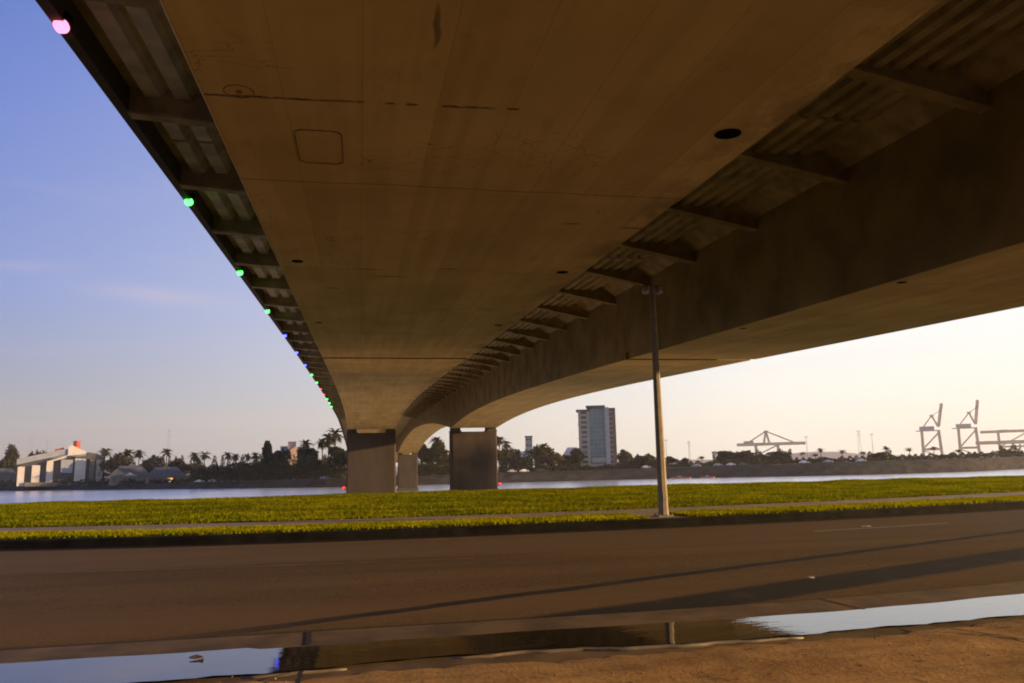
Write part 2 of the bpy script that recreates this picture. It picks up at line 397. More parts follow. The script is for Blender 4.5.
MAT['steel'] = simple('crane_steel', (.52, .36, .27), .7, .2, .05)
MAT['steel_pale'] = simple('crane_house_paint', (.30, .30, .34), .6, .1, .05)
MAT['mast'] = simple('mast_steel', (.22, .22, .23), .6, .1, .1)
MAT['poleconc'] = simple('lamp_post_concrete', (.24, .20, .15), .75, .15, 5)
MAT['lamp_grey'] = simple('lamp_head_metal', (.25, .22, .18), .5, .2, 5)
MAT['lens'] = simple('lamp_lens', (.35, .37, .40), .2, .1, 5, .6)
MAT['carwhite'] = simple('car_white', (.60, .60, .62), .3, .05)
MAT['carblue'] = simple('car_blue', (.22, .28, .42), .3, .05)
MAT['carsilver'] = simple('car_silver', (.33, .33, .35), .3, .05)
MAT['cardark'] = simple('car_dark', (.05, .05, .06), .3, .05)
MAT['orange'] = simple('orange_float', (.45, .16, .06), .6, .2)

# ------------------------------------------------------------------ the setting
def yo(x):                                      # gentle bend of the road's far side
    t = x - 1.0; a = min(abs(t), 26); k = .0105 if t < 0 else .0048
    v = k * a * a
    if abs(t) > 26: v += k * 52 * (abs(t) - 26) * .5
    return v
def yn(x):
    t = max(0, x - 2.5); a = min(t, 12); return .012 * a * a + (.29 * (t - 12) if t > 12 else 0)
XS = [-140 + 3 * i for i in range(38)] + [-26 + .5 * i for i in range(150)] + [49 + 4 * i for i in range(38)]
def strip(name, ya, yb, za, zb, mat, fa, fb, x0=-140, x1=197, ny=1, kind='structure', wob=0):
    xs = [x for x in XS if x0 <= x <= x1]
    if xs[0] > x0: xs.insert(0, x0)
    if xs[-1] < x1: xs.append(x1)
    m = MB(); r = random.Random(3)
    vv = []
    for x in xs:
        a, b = ya + fa(x), yb + fb(x)
        for j in range(ny + 1):
            t = j / ny; vv.append((x, a + (b - a) * t + (wob * (r.random() - .5) if 0 < t < 1 else 0), za + (zb - za) * t))
    k = ny + 1
    m.add(vv, [(i * k + j, (i + 1) * k + j, (i + 1) * k + j + 1, i * k + j + 1) for i in range(len(xs) - 1) for j in range(ny)])
    o = m.build(name, mat); o['kind'] = kind
    return o
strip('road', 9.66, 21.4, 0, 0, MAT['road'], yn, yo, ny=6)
strip('gutter_pan', 7.6, 9.66, -.055, -.002, MAT['gutter'], yn, yn, ny=4)
strip('gutter_edge', 21.4, 21.95, 0, 0, MAT['gstain'], yo, yo)
# far kerb
m = MB(); secs = []
for x in XS:
    y = yo(x)
    secs.append([(x, 21.95 + y, -.05), (x, 21.97 + y, .19), (x, 22.0 + y, .22), (x, 22.35 + y, .22), (x, 22.35 + y, -.05)])
m.loft(secs); m.build('kerb', MAT['kerb'])['kind'] = 'structure'
strip('grass_verge_soil', 22.35, 24.55, .215, .215, MAT['soil'], yo, yo)
strip('footpath', 24.55, 27.1, .215, .235, MAT['path'], yo, yo)
strip('lamp_pad', 22.34, 24.7, .2205, .2205, MAT['path'], yo, yo, 8.5, 9.75)
# dry bank rising to the crest and falling to the river
def shore_shift(x): return max(0, min(x - 62, 76)) * .86
def bank_z(x, y):
    y0 = 27.1 + yo(x)
    s = shore_shift(x)
    cr = 45 + s + .6 * math.sin(x * .13) + .3 * math.sin(x * .41 + 1)
    if y <= cr: 
        t = (y - y0) / max(1, cr - y0); z = .235 + .30 * math.sin(max(0, t) * 1.57) ** 1.3
    elif y <= cr + 2: z = .535 - .5 * (y - cr) / 2
    elif y <= cr + 13: z = .035
    else: z = .035 - 9.5 * min(1, ((y - cr - 13) / 12))
    return z + .035 * math.sin(x * .9 + y * .7) * math.sin(y * 1.1 - x * .35) * min(1, max(0, y - y0))
m = MB(); vv = []; ny = 44
for x in XS:
    y0 = 27.1 + yo(x); y1 = 71 + shore_shift(x)
    for j in range(ny + 1):
        y = y0 + (y1 - y0) * j / ny
        vv.append((x, y, bank_z(x, y)))
k = ny + 1
m.add(vv, [(i * k + j, (i + 1) * k + j, (i + 1) * k + j + 1, i * k + j + 1) for i in range(len(XS) - 1) for j in range(ny)])
m.build('river_bank', MAT['soil'], smooth=True)['kind'] = 'structure'
strip('added_bounce_walk', 47.6, 57.6, .09, .09, MAT['bounce'], shore_shift, shore_shift)  # pale slab added out of sight behind the crest to bounce light up
# river and bed
WZ = -7.7
m = MB(); m.add([(-4900, 30, WZ), (4900, 30, WZ), (4900, 4900, WZ), (-4900, 4900, WZ)], [(0, 1, 2, 3)])
m.build('river', MAT['water'])['kind'] = 'structure'
# foreground apron
def fbm(x, y):
    return (.5 * math.sin(x * 1.3 + 1.7 * math.sin(y * .9)) * math.sin(y * 1.7 + 1.1 * math.sin(x * .7)) + .25 * math.sin(x * 3.1 + 2 * math.sin(y * 2.3)) * math.sin(y * 4.3 + x)
            + .15 * math.sin(x * 8.3 + 3 * math.sin(y * 5)) * math.sin(y * 9.1 - x * 2))
m = MB(); vv = []
gx = [-60 + 3 * i for i in range(16)] + [-13 + .12 * i for i in range(280)] + [20.6 + 4 * i for i in range(20)]
gy = [3.9, 4.25] + [4.6 + .1 * i for i in range(33)]
r = random.Random(5)
for x in gx:
    rag = .05 * math.sin(x * 2.1) + .04 * math.sin(x * 5.3 + 1) + .03 * math.sin(x * 13) + .03 * math.sin(x * 29 + math.sin(x * 7))
    for y in gy:
        t = y / 7.8; yy = y + (yn(x) + rag) * max(0, t)
        e = max(0, min(1, (7.8 - y) / .9))
        vv.append((x, yy, -.055 + .075 * e ** .6 + .018 * fbm(x, yy) * e + (r.random() - .5) * .010 * e))
k = len(gy)
m.add(vv, [(i * k + j, (i + 1) * k + j, (i + 1) * k + j + 1, i * k + j + 1) for i in range(len(gx) - 1) for j in range(k - 1)])
m.build('ground', MAT['dirt'], smooth=True)['kind'] = 'structure'
m = MB(); m.add([(-200, -400, .02), (-60, -400, .02), (100, -400, .02), (300, -400, .02), (300, 3.9, .02), (100, 3.9, .02), (-60, 3.9, .02), (-200, 3.9, .02)], [(0, 1, 6, 7), (1, 2, 5, 6), (2, 3, 4, 5)])
m.build('ground_behind', MAT['lotasphalt'])['kind'] = 'structure'
# puddle standing in the gutter
m = MB(); secs = []
for x in [-22 + .15 * i for i in range(400)]:
    n_ = 7.93 + .03 * math.sin(x * 1.3 + .6) + .02 * math.sin(x * 3.7) + .018 * math.sin(x * 9) + .012 * math.sin(x * 23) + yn(x) + (.22 * max(0, 1 - abs(x - 1.6) / 2.4))
    f_ = 8.98 + .04 * math.sin(x * .8) + .015 * math.sin(x * 4.1) + yn(x) * .92 + (.1 if x < -1 else 0)
    secs.append([(x, n_, -.0165), (x, f_, -.0165)])
m.loft(secs, cap=False, closed=False); m.build('puddle', MAT['puddle'])['kind'] = 'structure'
# pale wet lip along the near edge of the puddle
def ys_(a, b, st):
    n = int((b - a) / st); return [a + (b - a) * i / n for i in range(n + 1)]
m = MB()
for xa_, xb_ in ((-1.05, -.1), (.9, 4.6), (9.5, 12)):
  secs = []
  for x in ys_(xa_, xb_, .12):
    tp = max(.05, min(1, (x - xa_) / .7, (xb_ - x) / .7))
    y = 7.88 + .03 * math.sin(x * 1.3 + .6) + .02 * math.sin(x * 3.7) + .018 * math.sin(x * 9) + .012 * math.sin(x * 23) + yn(x) + (.2 * max(0, 1 - abs(x - 1.6) / 2.4))
    secs.append([(x, y - .02 * tp, -.05), (x, y - .012 * tp, -.024 + .012 * tp), (x, y + .012 * tp, -.025 + .012 * tp), (x, y + .03 * tp, -.05)])
  m.loft(secs)
m.build('gutter_lip', MAT['lip'], smooth=True)['kind'] = 'structure'
# joints across the apron and gutter pan
def joint(x0, y0, x1, y1, w, z0, z1):
    m = MB(); d = Vector((x1 - x0, y1 - y0, 0)); p = Vector((-d.y, d.x, 0)).normalized() * w / 2; secs = []
    for i in range(13):
        t = i / 12; q = Vector((x0, y0, 0)) + d * t + p * (.5 * math.sin(t * 17) + .4 * math.sin(t * 41)) * .6
        z = z0 + (z1 - z0) * t
        secs.append([(q.x - p.x, q.y - p.y, z), (q.x + p.x, q.y + p.y, z)])
    m.loft(secs, cap=False, closed=False); m.build('pavement_joint', MAT['joint'])['kind'] = 'structure'
joint(6.12, 9.05, 6.0, 9.85, .035, -.016, .004); joint(6.85, 5.6, 6.13, 8.0, .04, .052, .0)
joint(-.52, 9.0, -.55, 9.63, .06, -.012, .004); joint(-.5, 7.0, -.51, 7.84, .045, .05, .0)
# worn lane paint
def paint(name, pts, w, mat):
    m = MB(); secs = []
    for (x, y) in pts: secs.append([(x, y - w / 2, .004), (x, y + w / 2, .004)])
    m.loft(secs, cap=False, closed=False); m.build(name, mat)['kind'] = 'structure'
paint('yellow_line', [(-6, 16.95), (-2, 16.55), (0, 16.4), (2.3, 16.3)], .10, MAT['paint_yellow'])
paint('white_line', [(11.6, 19.0), (14, 19.35), (16.2, 19.75)], .16, MAT['paint_white'])

# grass: blades over the verge and the bank
def grass(name, regions, seed, mat, h0, h1):
    rs = np.random.RandomState(seed); V = []
    for (x0, x1, fy0, fy1, fz, n) in regions:
        x = rs.uniform(x0, x1, n); t = rs.uniform(0, 1, n)
        y = np.array([fy0(a) + (fy1(a) - fy0(a)) * b for a, b in zip(x, t)])
        keep = ~((x > 8.45) & (x < 9.8) & (y < np.array([24.7 + yo(a) for a in x])))
        x, y = x[keep], y[keep]; n = len(x)
        z = np.array([fz(a, b) for a, b in zip(x, y)]) - .01
        clump = .8 + .4 * (np.sin(x * 1.7 + 2 * np.sin(y * .8)) * np.sin(y * 2.1 + np.sin(x * .6)) * .5 + .5)
        h = rs.uniform(h0, h1, n) * clump; a = rs.uniform(0, 2 * np.pi, n); w = rs.uniform(.025, .06, n)
        lx = rs.normal(0, .45, n) * h + .15 * h; ly = rs.normal(0, .45, n) * h
        p0 = np.stack([x - np.cos(a) * w, y - np.sin(a) * w, z], 1); p1 = np.stack([x + np.cos(a) * w, y + np.sin(a) * w, z], 1)
        p2 = np.stack([x + lx, y + ly, z + h], 1)
        V.append(np.stack([p0, p1, p2], 1).reshape(-1, 3))
    V = np.concatenate(V); nf = len(V) // 3
    me = bpy.data.meshes.new(name); me.vertices.add(len(V)); me.vertices.foreach_set('co', V.astype(np.float32).ravel())
    me.loops.add(nf * 3); me.loops.foreach_set('vertex_index', np.arange(nf * 3, dtype=np.int32))
    me.polygons.add(nf); me.polygons.foreach_set('loop_start', np.arange(0, nf * 3, 3, dtype=np.int32)); me.polygons.foreach_set('loop_total', np.full(nf, 3, np.int32))
    me.update(); me.validate()
    return tag(link(name, me, mat), kind='stuff')
grass('grass', [
    (-24, 46, lambda x: 22.4 + yo(x), lambda x: 24.5 + yo(x), lambda x, y: .215, 90000)], 12, MAT['verge'], .05, .12)
grass('grass', [
    (-34, 62, lambda x: 27.15 + yo(x), lambda x: 47 + shore_shift(x), bank_z, 420000)], 11, MAT['grass'], .04, .11)

# pebbles and clods on the apron
m = MB(); r = random.Random(9)
for i in range(700):
    x, y = r.uniform(-7, 12), r.uniform(5.2, 7.7); s = r.uniform(.004, .014) * (1.7 if r.random() < .05 else 1)
    c0 = Vector((x, y + yn(x), .022 + .018 * fbm(x, y)))
    pv = [c0 + Vector((s * r.uniform(.7, 1.3) * a, s * r.uniform(.7, 1.3) * b, s * .6 * c)) for a, b, c in ((1,0,0),(-1,0,0),(0,1,0),(0,-1,0),(0,0,1),(0,0,-1))]
    m.add(pv, [(0,2,4),(2,1,4),(1,3,4),(3,0,4),(2,0,5),(1,2,5),(3,1,5),(0,3,5)])
tag(m.build('gravel', MAT['dirt']), kind='stuff')

# bits of litter
def litter(px, py, size, mat, label, cat, z0):
    d = ray(px, py); t = (z0 - EYE) / d.z; o = None; r = random.Random(px); m = MB(); n = 7
    P = [(size * (.6 + .5 * r.random()) * math.cos(6.283 * i / n), size * .45 * (.6 + .5 * r.random()) * math.sin(6.283 * i / n), .012 + .03 * r.random()) for i in range(n)]
    m.add([(0, 0, .03)] + P + [(p[0] * .9, p[1] * .9, p[2] - .008) for p in P], [(0, 1 + i, 1 + (i + 1) % n) for i in range(n)] + [tuple(range(n + 1, 2 * n + 1))[::-1]] + [(1 + i, 1 + n + i, 1 + n + (i + 1) % n, 1 + (i + 1) % n) for i in range(n)])
    tag(m.build(cat, mat, loc=(d.x * t, d.y * t, z0), ), label, cat.replace('_', ' '))
litter(198, 659, .09, MAT['bark'], 'curled brown leaf floating in the left part of the gutter puddle', 'fallen_leaf', -.016)
litter(811, 579, .10, MAT['concw'], 'pale paper scrap on the road between the dark diagonal band and the gutter', 'paper_scrap', .004)
litter(866, 527, .16, MAT['concw'], 'pale paper scrap on the far lane past the white line', 'paper_scrap', .004)

# far land
SH = [(-1500, 1500, -4.), (-700, 1060, -4.2), (-300, 742, -3.9), (-164, 622, -4.0), (-64, 546, -3.1), (-9, 506, -2.6), (92, 511, -1.4), (195, 505, -.6), (315, 462, .6), (420, 480, 1.3), (503, 526, 1.7), (800, 640, 1.8), (1600, 900, 1.8), (4000, 1400, 1.8)]
def _spl(P):
    out = []
    for i in range(len(P) - 1):
        p0, p1, p2, p3 = P[max(0, i - 1)], P[i], P[i + 1], P[min(len(P) - 1, i + 2)]
        for j in range(6):
            t = j / 6
            out.append(tuple(.5 * (2 * b + (c - a) * t + (2 * a - 5 * b + 4 * c - d) * t * t + (3 * b - a - 3 * c + d) * t ** 3) for a, b, c, d in zip(p0, p1, p2, p3)))
    return out + [P[-1]]
SH = _spl(SH)
def shore_pt(px):
    d = hdir(px)
    for i in range(len(SH) - 1):
        a, b = Vector(SH[i][:2]), Vector(SH[i + 1][:2])
        e = b - a; den = d.x * e.y - d.y * e.x
        if abs(den) < 1e-9: continue
        tt = (a.x * e.y - a.y * e.x) / den; s = (a.x * d.y - a.y * d.x) / den
        if 0 <= s <= 1 and tt > 0: return d, tt, SH[i][2] + (SH[i + 1][2] - SH[i][2]) * s
    return d, 600, 0
m = MB(); secs = []; r = random.Random(2); secs2 = []
for i in range(len(SH) - 1):
    n = max(2, int((Vector(SH[i + 1][:2]) - Vector(SH[i][:2])).length / 7))
    for j in range(n):
        t = j / n; q = [SH[i][c] + (SH[i + 1][c] - SH[i][c]) * t for c in range(3)]
        d = Vector((q[0], q[1], 0)).normalized(); x, y, z = q
        jt = lambda s=1.2: (r.random() - .5) * s * 1.6
        p = lambda o, zz, s=1.: (x + d.x * (o + jt(s)), y + d.y * (o + jt(s)), zz + jt(.5) * min(1, s))
        secs.append([p(-2, -9.5), p(0, WZ - .2), p(3, WZ + (z - WZ) * .35), p(7, WZ + (z - WZ) * .75), p(11, z, .6)])
        e = secs[-1][-1]
        secs2.append([e, (x + d.x * 40, y + d.y * 40, z + .1), (x + d.x * 900, y + d.y * 900, z + .3), (x + d.x * 3200, y + d.y * 3200, z + 1)])
m.loft(secs, cap=False, closed=False); m.build('far_bank', MAT['shore'])['kind'] = 'structure'
m = MB(); m.loft(secs2, cap=False, closed=False); m.build('far_shore_ground', MAT['lot'])['kind'] = 'structure'
m = MB(); secs = []
for i in range(90):
    a = R(-50 + 1.3 * i); D_ = 4000
    h = .36 * (60 + 50 * math.sin(i * .23) + 28 * math.sin(i * .61 + 1) + 10 * math.sin(i * 1.7))
    h = max(6, h * (.5 + .5 * min(1, max(0, (i - 25) / 25))))
    d = Vector((math.sin(a), math.cos(a), 0))
    secs.append([tuple(d * D_ + Vector((0, 0, -2))), tuple(d * (D_ + 150) + Vector((0, 0, h * .7))), tuple(d * (D_ + 400) + Vector((0, 0, h))), tuple(d * (D_ + 900) + Vector((0, 0, -2)))])
m.loft(secs, cap=False, closed=False); m.build('hills', MAT['hill'], smooth=True)['kind'] = 'structure'

# ------------------------------------------------------------------ the bridge
YP, YF = 153.1, 370.6
def deck(y):
    y = y if y < 262 else 524 - y
    return EYE + 9.4467 + .04495 * y - 6.507e-5 * y * y
def sof(y):
    if y > YF: y = YF + YP - y
    if y <= YP:
        t = max(0, y / YP); return EYE + 5.1009 + .0295 * y + 2.317e-4 * y * y * (1 if y > 0 else 0) - 7.1523 * t ** 3.428
    t = abs(2 * (y - YP) / (YF - YP) - 1)
    dp = deck(YP) - sof(YP); return deck(y) - (3.4 + (dp - 3.4) * t ** 2.4)
Y0, Y1 = -26., 524.
XD0, X1a, X1b, X2a, X2b, XD1 = -6.967, -2.305, 6.716, 17.492, 26.57, 31.23
def ys(a, b, st):
    n = max(1, int(math.ceil((b - a) / st))); return [a + (b - a) * i / n for i in range(n + 1)]
bridge = empty('road_bridge', (12.1, YP, WZ), local=False)
tag(bridge, 'long tan concrete bridge with two box girders on broad piers over the river', 'bridge')
m = MB(); m.loft([[(XD0, y, deck(y) + .75), (XD1, y, deck(y) + .75), (XD1, y, deck(y) + 1.3), (XD0, y, deck(y) + 1.3)] for y in ys(Y0, Y1, 6)])
m.build('deck_slab', MAT['rib'], bridge)
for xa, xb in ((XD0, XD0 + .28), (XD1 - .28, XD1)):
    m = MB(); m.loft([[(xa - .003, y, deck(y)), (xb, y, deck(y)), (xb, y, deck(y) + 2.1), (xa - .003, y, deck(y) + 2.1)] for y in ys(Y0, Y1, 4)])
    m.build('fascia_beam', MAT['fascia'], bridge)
YJ = 49.4
for xa, xb in ((X1a, X1b), (X2a, X2b)):
    m = MB()
    for a, b, st in ((Y0, YJ - .38, 3), (YJ + .38, YP, 2.5), (YP, YF, 5), (YF, Y1, 8)):
        secs = []
        for y in ys(a, b, st):
            z0, z1 = sof(y), deck(y) + .76
            c = .015
            secs.append([(xa + c, y, z0), (xb - c, y, z0), (xb, y, z0 + c), (xb, y, z1), (xa, y, z1), (xa, y, z0 + c)])
        m.loft(secs)
    j = MB(); j.box(xa + .02, xb - .02, YJ - .377, YJ + .377, sof(YJ) + .5, deck(YJ) + .7); j.build('joint_diaphragm', MAT['web'], bridge)
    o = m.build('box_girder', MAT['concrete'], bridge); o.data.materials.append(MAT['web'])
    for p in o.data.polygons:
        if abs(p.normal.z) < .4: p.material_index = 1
# floor beams with a bottom flange and a stiffener on the web
ROWS = [11.4 + 6.68 * k for k in range(-3, 37)]
ROWL = [16.6 + 6.66 * k for k in range(-4, 37)]
def bracket(rows_y, pts, w, mat='beam'):                     # pts: (x, bottom relative to the deck edge) along the beam
    y = rows_y; zs = deck(y) + .77; m = MB()
    m.loft([[(x, y - .1, deck(y) + d + .10), (x, y + .1, deck(y) + d + .10), (x, y + .1, zs), (x, y - .1, zs)] for x, d in pts])
    m.loft([[(x, y - w, deck(y) + d), (x, y + w, deck(y) + d), (x, y + w, deck(y) + d + .105), (x, y - w, deck(y) + d + .105)] for x, d in pts])
    m.build('floor_beam', MAT[mat], bridge)
for y in ROWL: bracket(y, [(XD0 + .28, -.05), (-4.4, -.19), (X1a, -.36)], .2)
for y in ROWS: bracket(y, [(X1b, -.47), (11., .36), (12.1, .40), (13.3, .36), (X2a, -.47)], .22, 'beam_shaded')
# ribbed deck forms between the beams
def ribs(mat, rows, xs_, w, dep, cutn):
    m = MB()
    for i in range(len(rows) - 1):
        a, b = rows[i] + .12, rows[i + 1] - .12
        cuts = [(a, b)] if i % 3 != cutn else [(a, (a + b) / 2 - .12), ((a + b) / 2 + .12, b)]
        for (p, q) in cuts:
            for x in xs_:
                secs = []
                for y in (p, (p + q) / 2, q):
                    zt = deck(y) + .752; secs.append([(x - w * .62, y, zt), (x - w * .42, y, zt - dep), (x + w * .42, y, zt - dep), (x + w * .62, y, zt)])
                m.loft(secs)
    m.build('ribbed_deck_form', MAT[mat], bridge)
ribs('rib_skylit', ROWL, [X1a - .45 - .82 * i for i in range(5)], .52, .24, 2)
ribs('rib', ROWS, [X1b + .45 + .62 * i for i in range(15)], .38, .24, 1)
# haunch strip along the inner web
m = MB(); m.loft([[(X2a - .9, y, deck(y) + .751), (X2a - .8, y, deck(y) + .62), (X2a - .003, y, deck(y) + .1), (X2a - .003, y, deck(y) + .751)] for y in ys(Y0, YP, 4)])
m.build('web_haunch', MAT['beam'], bridge)
# piers
for (xa, xb) in ((X1a - .12, X1b + .08), (X2a + .05, X2b - .05)):
    for yc, sgn in ((YP, 1), (YF, -1)):
        top = sof(yc) - .72
        ya, yb = (yc - .2, yc + 4.2)
        m = MB(); c = .25
        def sec(z, g=0): return [(xa + c - g, ya - g, z), (xb - c + g, ya - g, z), (xb + g, ya + c - g, z), (xb + g, yb - c + g, z), (xb - c + g, yb + g, z), (xa + c - g, yb + g, z), (xa - g, yb - c + g, z), (xa - g, ya + c - g, z)]
        m.loft([sec(z) for z in ys(WZ - 3, top, 2.5)])
        pr = m.build('pier', MAT['pier'], bridge)
        m = MB()
        m.loft([sec(WZ - 2.5, .5), sec(WZ + 1.1, .5), sec(WZ + 1.25, .35)])
        m.build('footing', MAT['rubber'], pr, loc=(0, 0, 0))
        for bx in (xa + .1, xb - 1.8):
            m = MB(); m.box(bx, bx + 1.7, ya + .4, yb - .4, top - .01, sof(yc) + .25); m.box(bx - .15, bx + 1.85, ya + .25, yb - .25, top - .01, top + .3)
            m.build('bearing', MAT['rubber'], pr, loc=(0, 0, 0))
        if yc == YP:
            lx = xa - .45 if xa < 5 else xb + .45
            m = MB(); m.box(lx - .2, lx + .2, ya + .3, ya + .7, -1.42, -1.02); m.box(min(lx, xa if xa < 5 else xb), max(lx, xa if xa < 5 else xb), ya + .45, ya + .6, -1.6, -1.425)
            nl = m.build('navigation_lamp', MAT['dark'], pr, loc=(0, 0, 0))
            m = MB(); m.box(lx - .17, lx + .17, ya + .24, ya + .298, -1.39, -1.05)
            m.build('lens', MAT.setdefault('navred', lamp_mat('red_lamp', (1, .015, .03, 1), 2.2)), nl, loc=(0, 0, 0))
# abutment behind the viewer
m = MB(); m.box(XD0, XD1, Y0 - 3, Y0 - .3, -1, deck(Y0) + .7); m.build('abutment', MAT['pier'], bridge)
# soffit fittings: drains, round plugs, access hatch
def disc(m, x, y, r, dz, h):
    z = sof(y); sl_ = (sof(y + .1) - sof(y - .1)) / .2; n = 20
    a = [(x + r * math.cos(t), y + r * math.sin(t), z + sl_ * r * math.sin(t) - dz - h) for t in [2 * math.pi * i / n for i in range(n)]]
    b = [(p[0], p[1], p[2] + h + .02) for p in a]
    m.loft([a, b])
for (x, y, r_, lab) in ((6.04, 11.53, .22, 0), (-1.76, 22.07, .16, 0), (6.04, 22.6, .18, 0), (6.04, 34.03, .18, 0), (-1.76, 34., .15, 0), (17.9, 22.8, .16, 0), (17.95, 34.1, .16, 0)):
    m = MB(); disc(m, x, y, r_, 0, .012); m.build('drain_hole', MAT['dark'], bridge)
m = MB(); n = 24; x, y = -1.76, 11.14
for ra, rb in ((.2, .235),):
    secs = []
    for i in range(n + 1):
        t = 2 * math.pi * i / n; z = lambda yy: sof(yy)
        secs.append([(x + q * math.cos(t), y + q * math.sin(t), sof(y + q * math.sin(t)) - h) for q, h in ((ra, -.01), (ra, .006), (rb - .015, .006), (rb - .015, -.01))])
    m.loft(secs, cap=False)
disc(m, x, y, .045, 0, .015)
m.build('drain_plug', MAT['hatch'], bridge)
# hatch outline with rounded corners
def rrect(cx, cy, hx, hy, r_, n=6):
    P = []
    for sx, sy, a0 in ((1, 1, 0), (-1, 1, 90), (-1, -1, 180), (1, -1, 270)):
        for i in range(n + 1):
            a = R(a0 + 90 * i / n); P.append((cx + sx * (hx - r_) + r_ * math.cos(a), cy + sy * (hy - r_) + r_ * math.sin(a)))
    return P
pa, pb = rrect(-.72, 13.2, .37, .76, .16), rrect(-.72, 13.2, .392, .782, .17)
m = MB(); secs = [[(p[0], p[1], sof(p[1]) + .01), (p[0], p[1], sof(p[1]) - .012), (q[0], q[1], sof(q[1]) - .012), (q[0], q[1], sof(q[1]) + .01)] for p, q in zip(pa, pb)]
secs.append(secs[0]); m.loft(secs, cap=False); m.build('access_hatch_frame', MAT['hatch'], bridge)
# coloured lamps under the left edge
LC = {'pink': lamp_mat('pink_lamp', (1, .20, .34, 1), 1.3), 'green': lamp_mat('green_lamp', (.06, 1, .10, 1), 2.6),
      'blue': lamp_mat('blue_lamp', (.07, .09, 1, 1), 2.6), 'red': lamp_mat('red_edge_lamp', (1, .05, .05, 1), 1.2)}
cols = ['pink', 'green', 'green', 'green', 'blue', 'blue', 'blue', 'green', 'green', 'red', 'red', 'green', 'green', 'green']
for k, cname in enumerate(cols):
    y = 18.13 + 13.68 * k
    if y > YP + 45: break
    z = deck(y); x = XD0 + .2
    z -= .12; m = MB(); m.box(x - .19, x + .17, y - .16, y + .16, z + .18, z + .36); m.box(x - .05, x + .05, y - .05, y + .05, z + .36, z + .76)
    o = m.build('edge_lamp', MAT['dark'], bridge); o['label'] = cname + ' glowing lamp under the outer deck edge'
    m = MB(); secs = []
    for q in range(10):
        a = -math.pi / 5 + (math.pi * .7) * q / 9; rr_ = .155 * math.cos(a) + .002; secs.append([(x - .01 + rr_ * math.copysign(abs(math.cos(b)) ** .6, math.cos(b)), y + rr_ * math.copysign(abs(math.sin(b)) ** .6, math.sin(b)), z + .07 - .165 * math.sin(a)) for b in [2 * math.pi * j / 14 for j in range(14)]])
    m.loft(secs[::-1]); m.build('lens', LC[cname], o, smooth=True, loc=(0, 0, 0))

# ------------------------------------------------------------------ street lamp by the kerb
lp = empty('street_lamp', (9.24, 23.43, .2205))
tag(lp, 'slender concrete lamp post with twin heads on the grass verge by the kerb', 'lamp post')
H = 7.05
m = MB(); m.box(-.25, .25, -.25, .25, 0, .03); bp_ = m.build('base_plate', MAT['lamp_grey'], lp)
for sx in (-1, 1):
    for sy in (-1, 1):
        m = MB(); m.tube([(sx * .2, sy * .2, .03), (sx * .2, sy * .2, .08)], .022, 6); m.build('anchor_bolt', MAT['lamp_grey'], bp_, loc=(0, 0, 0))
m = MB(); m.box(-.055, .055, -.165, -.10, .45, .75); m.build('access_door', MAT['lamp_grey'], lp)
m = MB(); m.tube([(0, 0, 0), (0, 0, .25), (0, 0, H * .5), (0, 0, H)], [.165, .15, .12, .085], 8); m.build('pole', MAT['poleconc'], lp)
m = MB(); m.tube([(0, 0, H - .02), (0, 0, H + .22)], [.1, .09], 12); m.tube([(0, 0, H + .21), (0, 0, H + .26)], [.08, .03], 12); m.build('collar', MAT['lamp_grey'], lp)
m = MB(); m.tube([(-.24, 0, H + .13), (.24, 0, H + .13)], .04, 8); m.build('cross_arm', MAT['lamp_grey'], lp)
for s in (-1, 1):
    m = MB()
    secs = []
    for t, w, h in ((0, .05, .05), (.03, .11, .1), (.14, .15, .13), (.22, .12, .09), (.25, .05, .04)):
        x = s * (.07 + t); secs.append([(x, w * math.cos(a), H + .13 + s * 0 + .1 * t * 2 + h * math.sin(a)) for a in [2 * math.pi * i / 12 for i in range(12)]])
    m.loft(secs); hd = m.build('lamp_head', MAT['lamp_grey'], lp, smooth=True, loc=(0, 0, 0))
    m = MB(); m.tube([(s * .23, 0, H + .06), (s * .23, 0, H), (s * .23, 0, H - .03)], [.11, .1, .03], 12); m.build('lens', MAT['lens'], hd, loc=(0, 0, 0))

exec_far = True
# ------------------------------------------------------------------ trees
def crown_mesh(seed, mat, shape='round', nq=900, lobes=9, size=.075):
    rs = np.random.RandomState(seed); c = []
    L = []
    for i in range(lobes):
        a = rs.uniform(0, 2 * np.pi); rr = rs.uniform(.1, .33) if shape != 'cone' else rs.uniform(0, .12)
        zc = rs.uniform(.38, .82) if shape != 'cone' else .2 + .72 * i / lobes
        rad = rs.uniform(.13, .24) * (1.15 - .5 * abs(zc - .55)) if shape != 'cone' else .28 * (1.05 - zc) + .05
        L.append((rr * math.cos(a), rr * math.sin(a), zc, rad))
    V = []; Fc = []
    for i in range(nq):
        lx, ly, lz, rad = L[rs.randint(len(L))]
        d = rs.normal(size=3); d /= np.linalg.norm(d); q = rad * rs.uniform(.45, 1.08) ** .6
        p = np.array([lx, ly, lz]) + d * q * np.array([1, 1, .8])
        s = size * rs.uniform(.5, 1.2)
        u = rs.normal(size=3); u /= np.linalg.norm(u); w = np.cross(u, d + rs.normal(size=3) * .6); w /= np.linalg.norm(w) + 1e-9
        n = len(V); V += [p - u * s, p + w * s * .6, p + u * s, p - w * s * .6]; Fc.append((n, n + 1, n + 2, n + 3))
    me = bpy.data.meshes.new('crown'); me.from_pydata([tuple(v) for v in V], [], Fc); me.materials.append(mat); return me
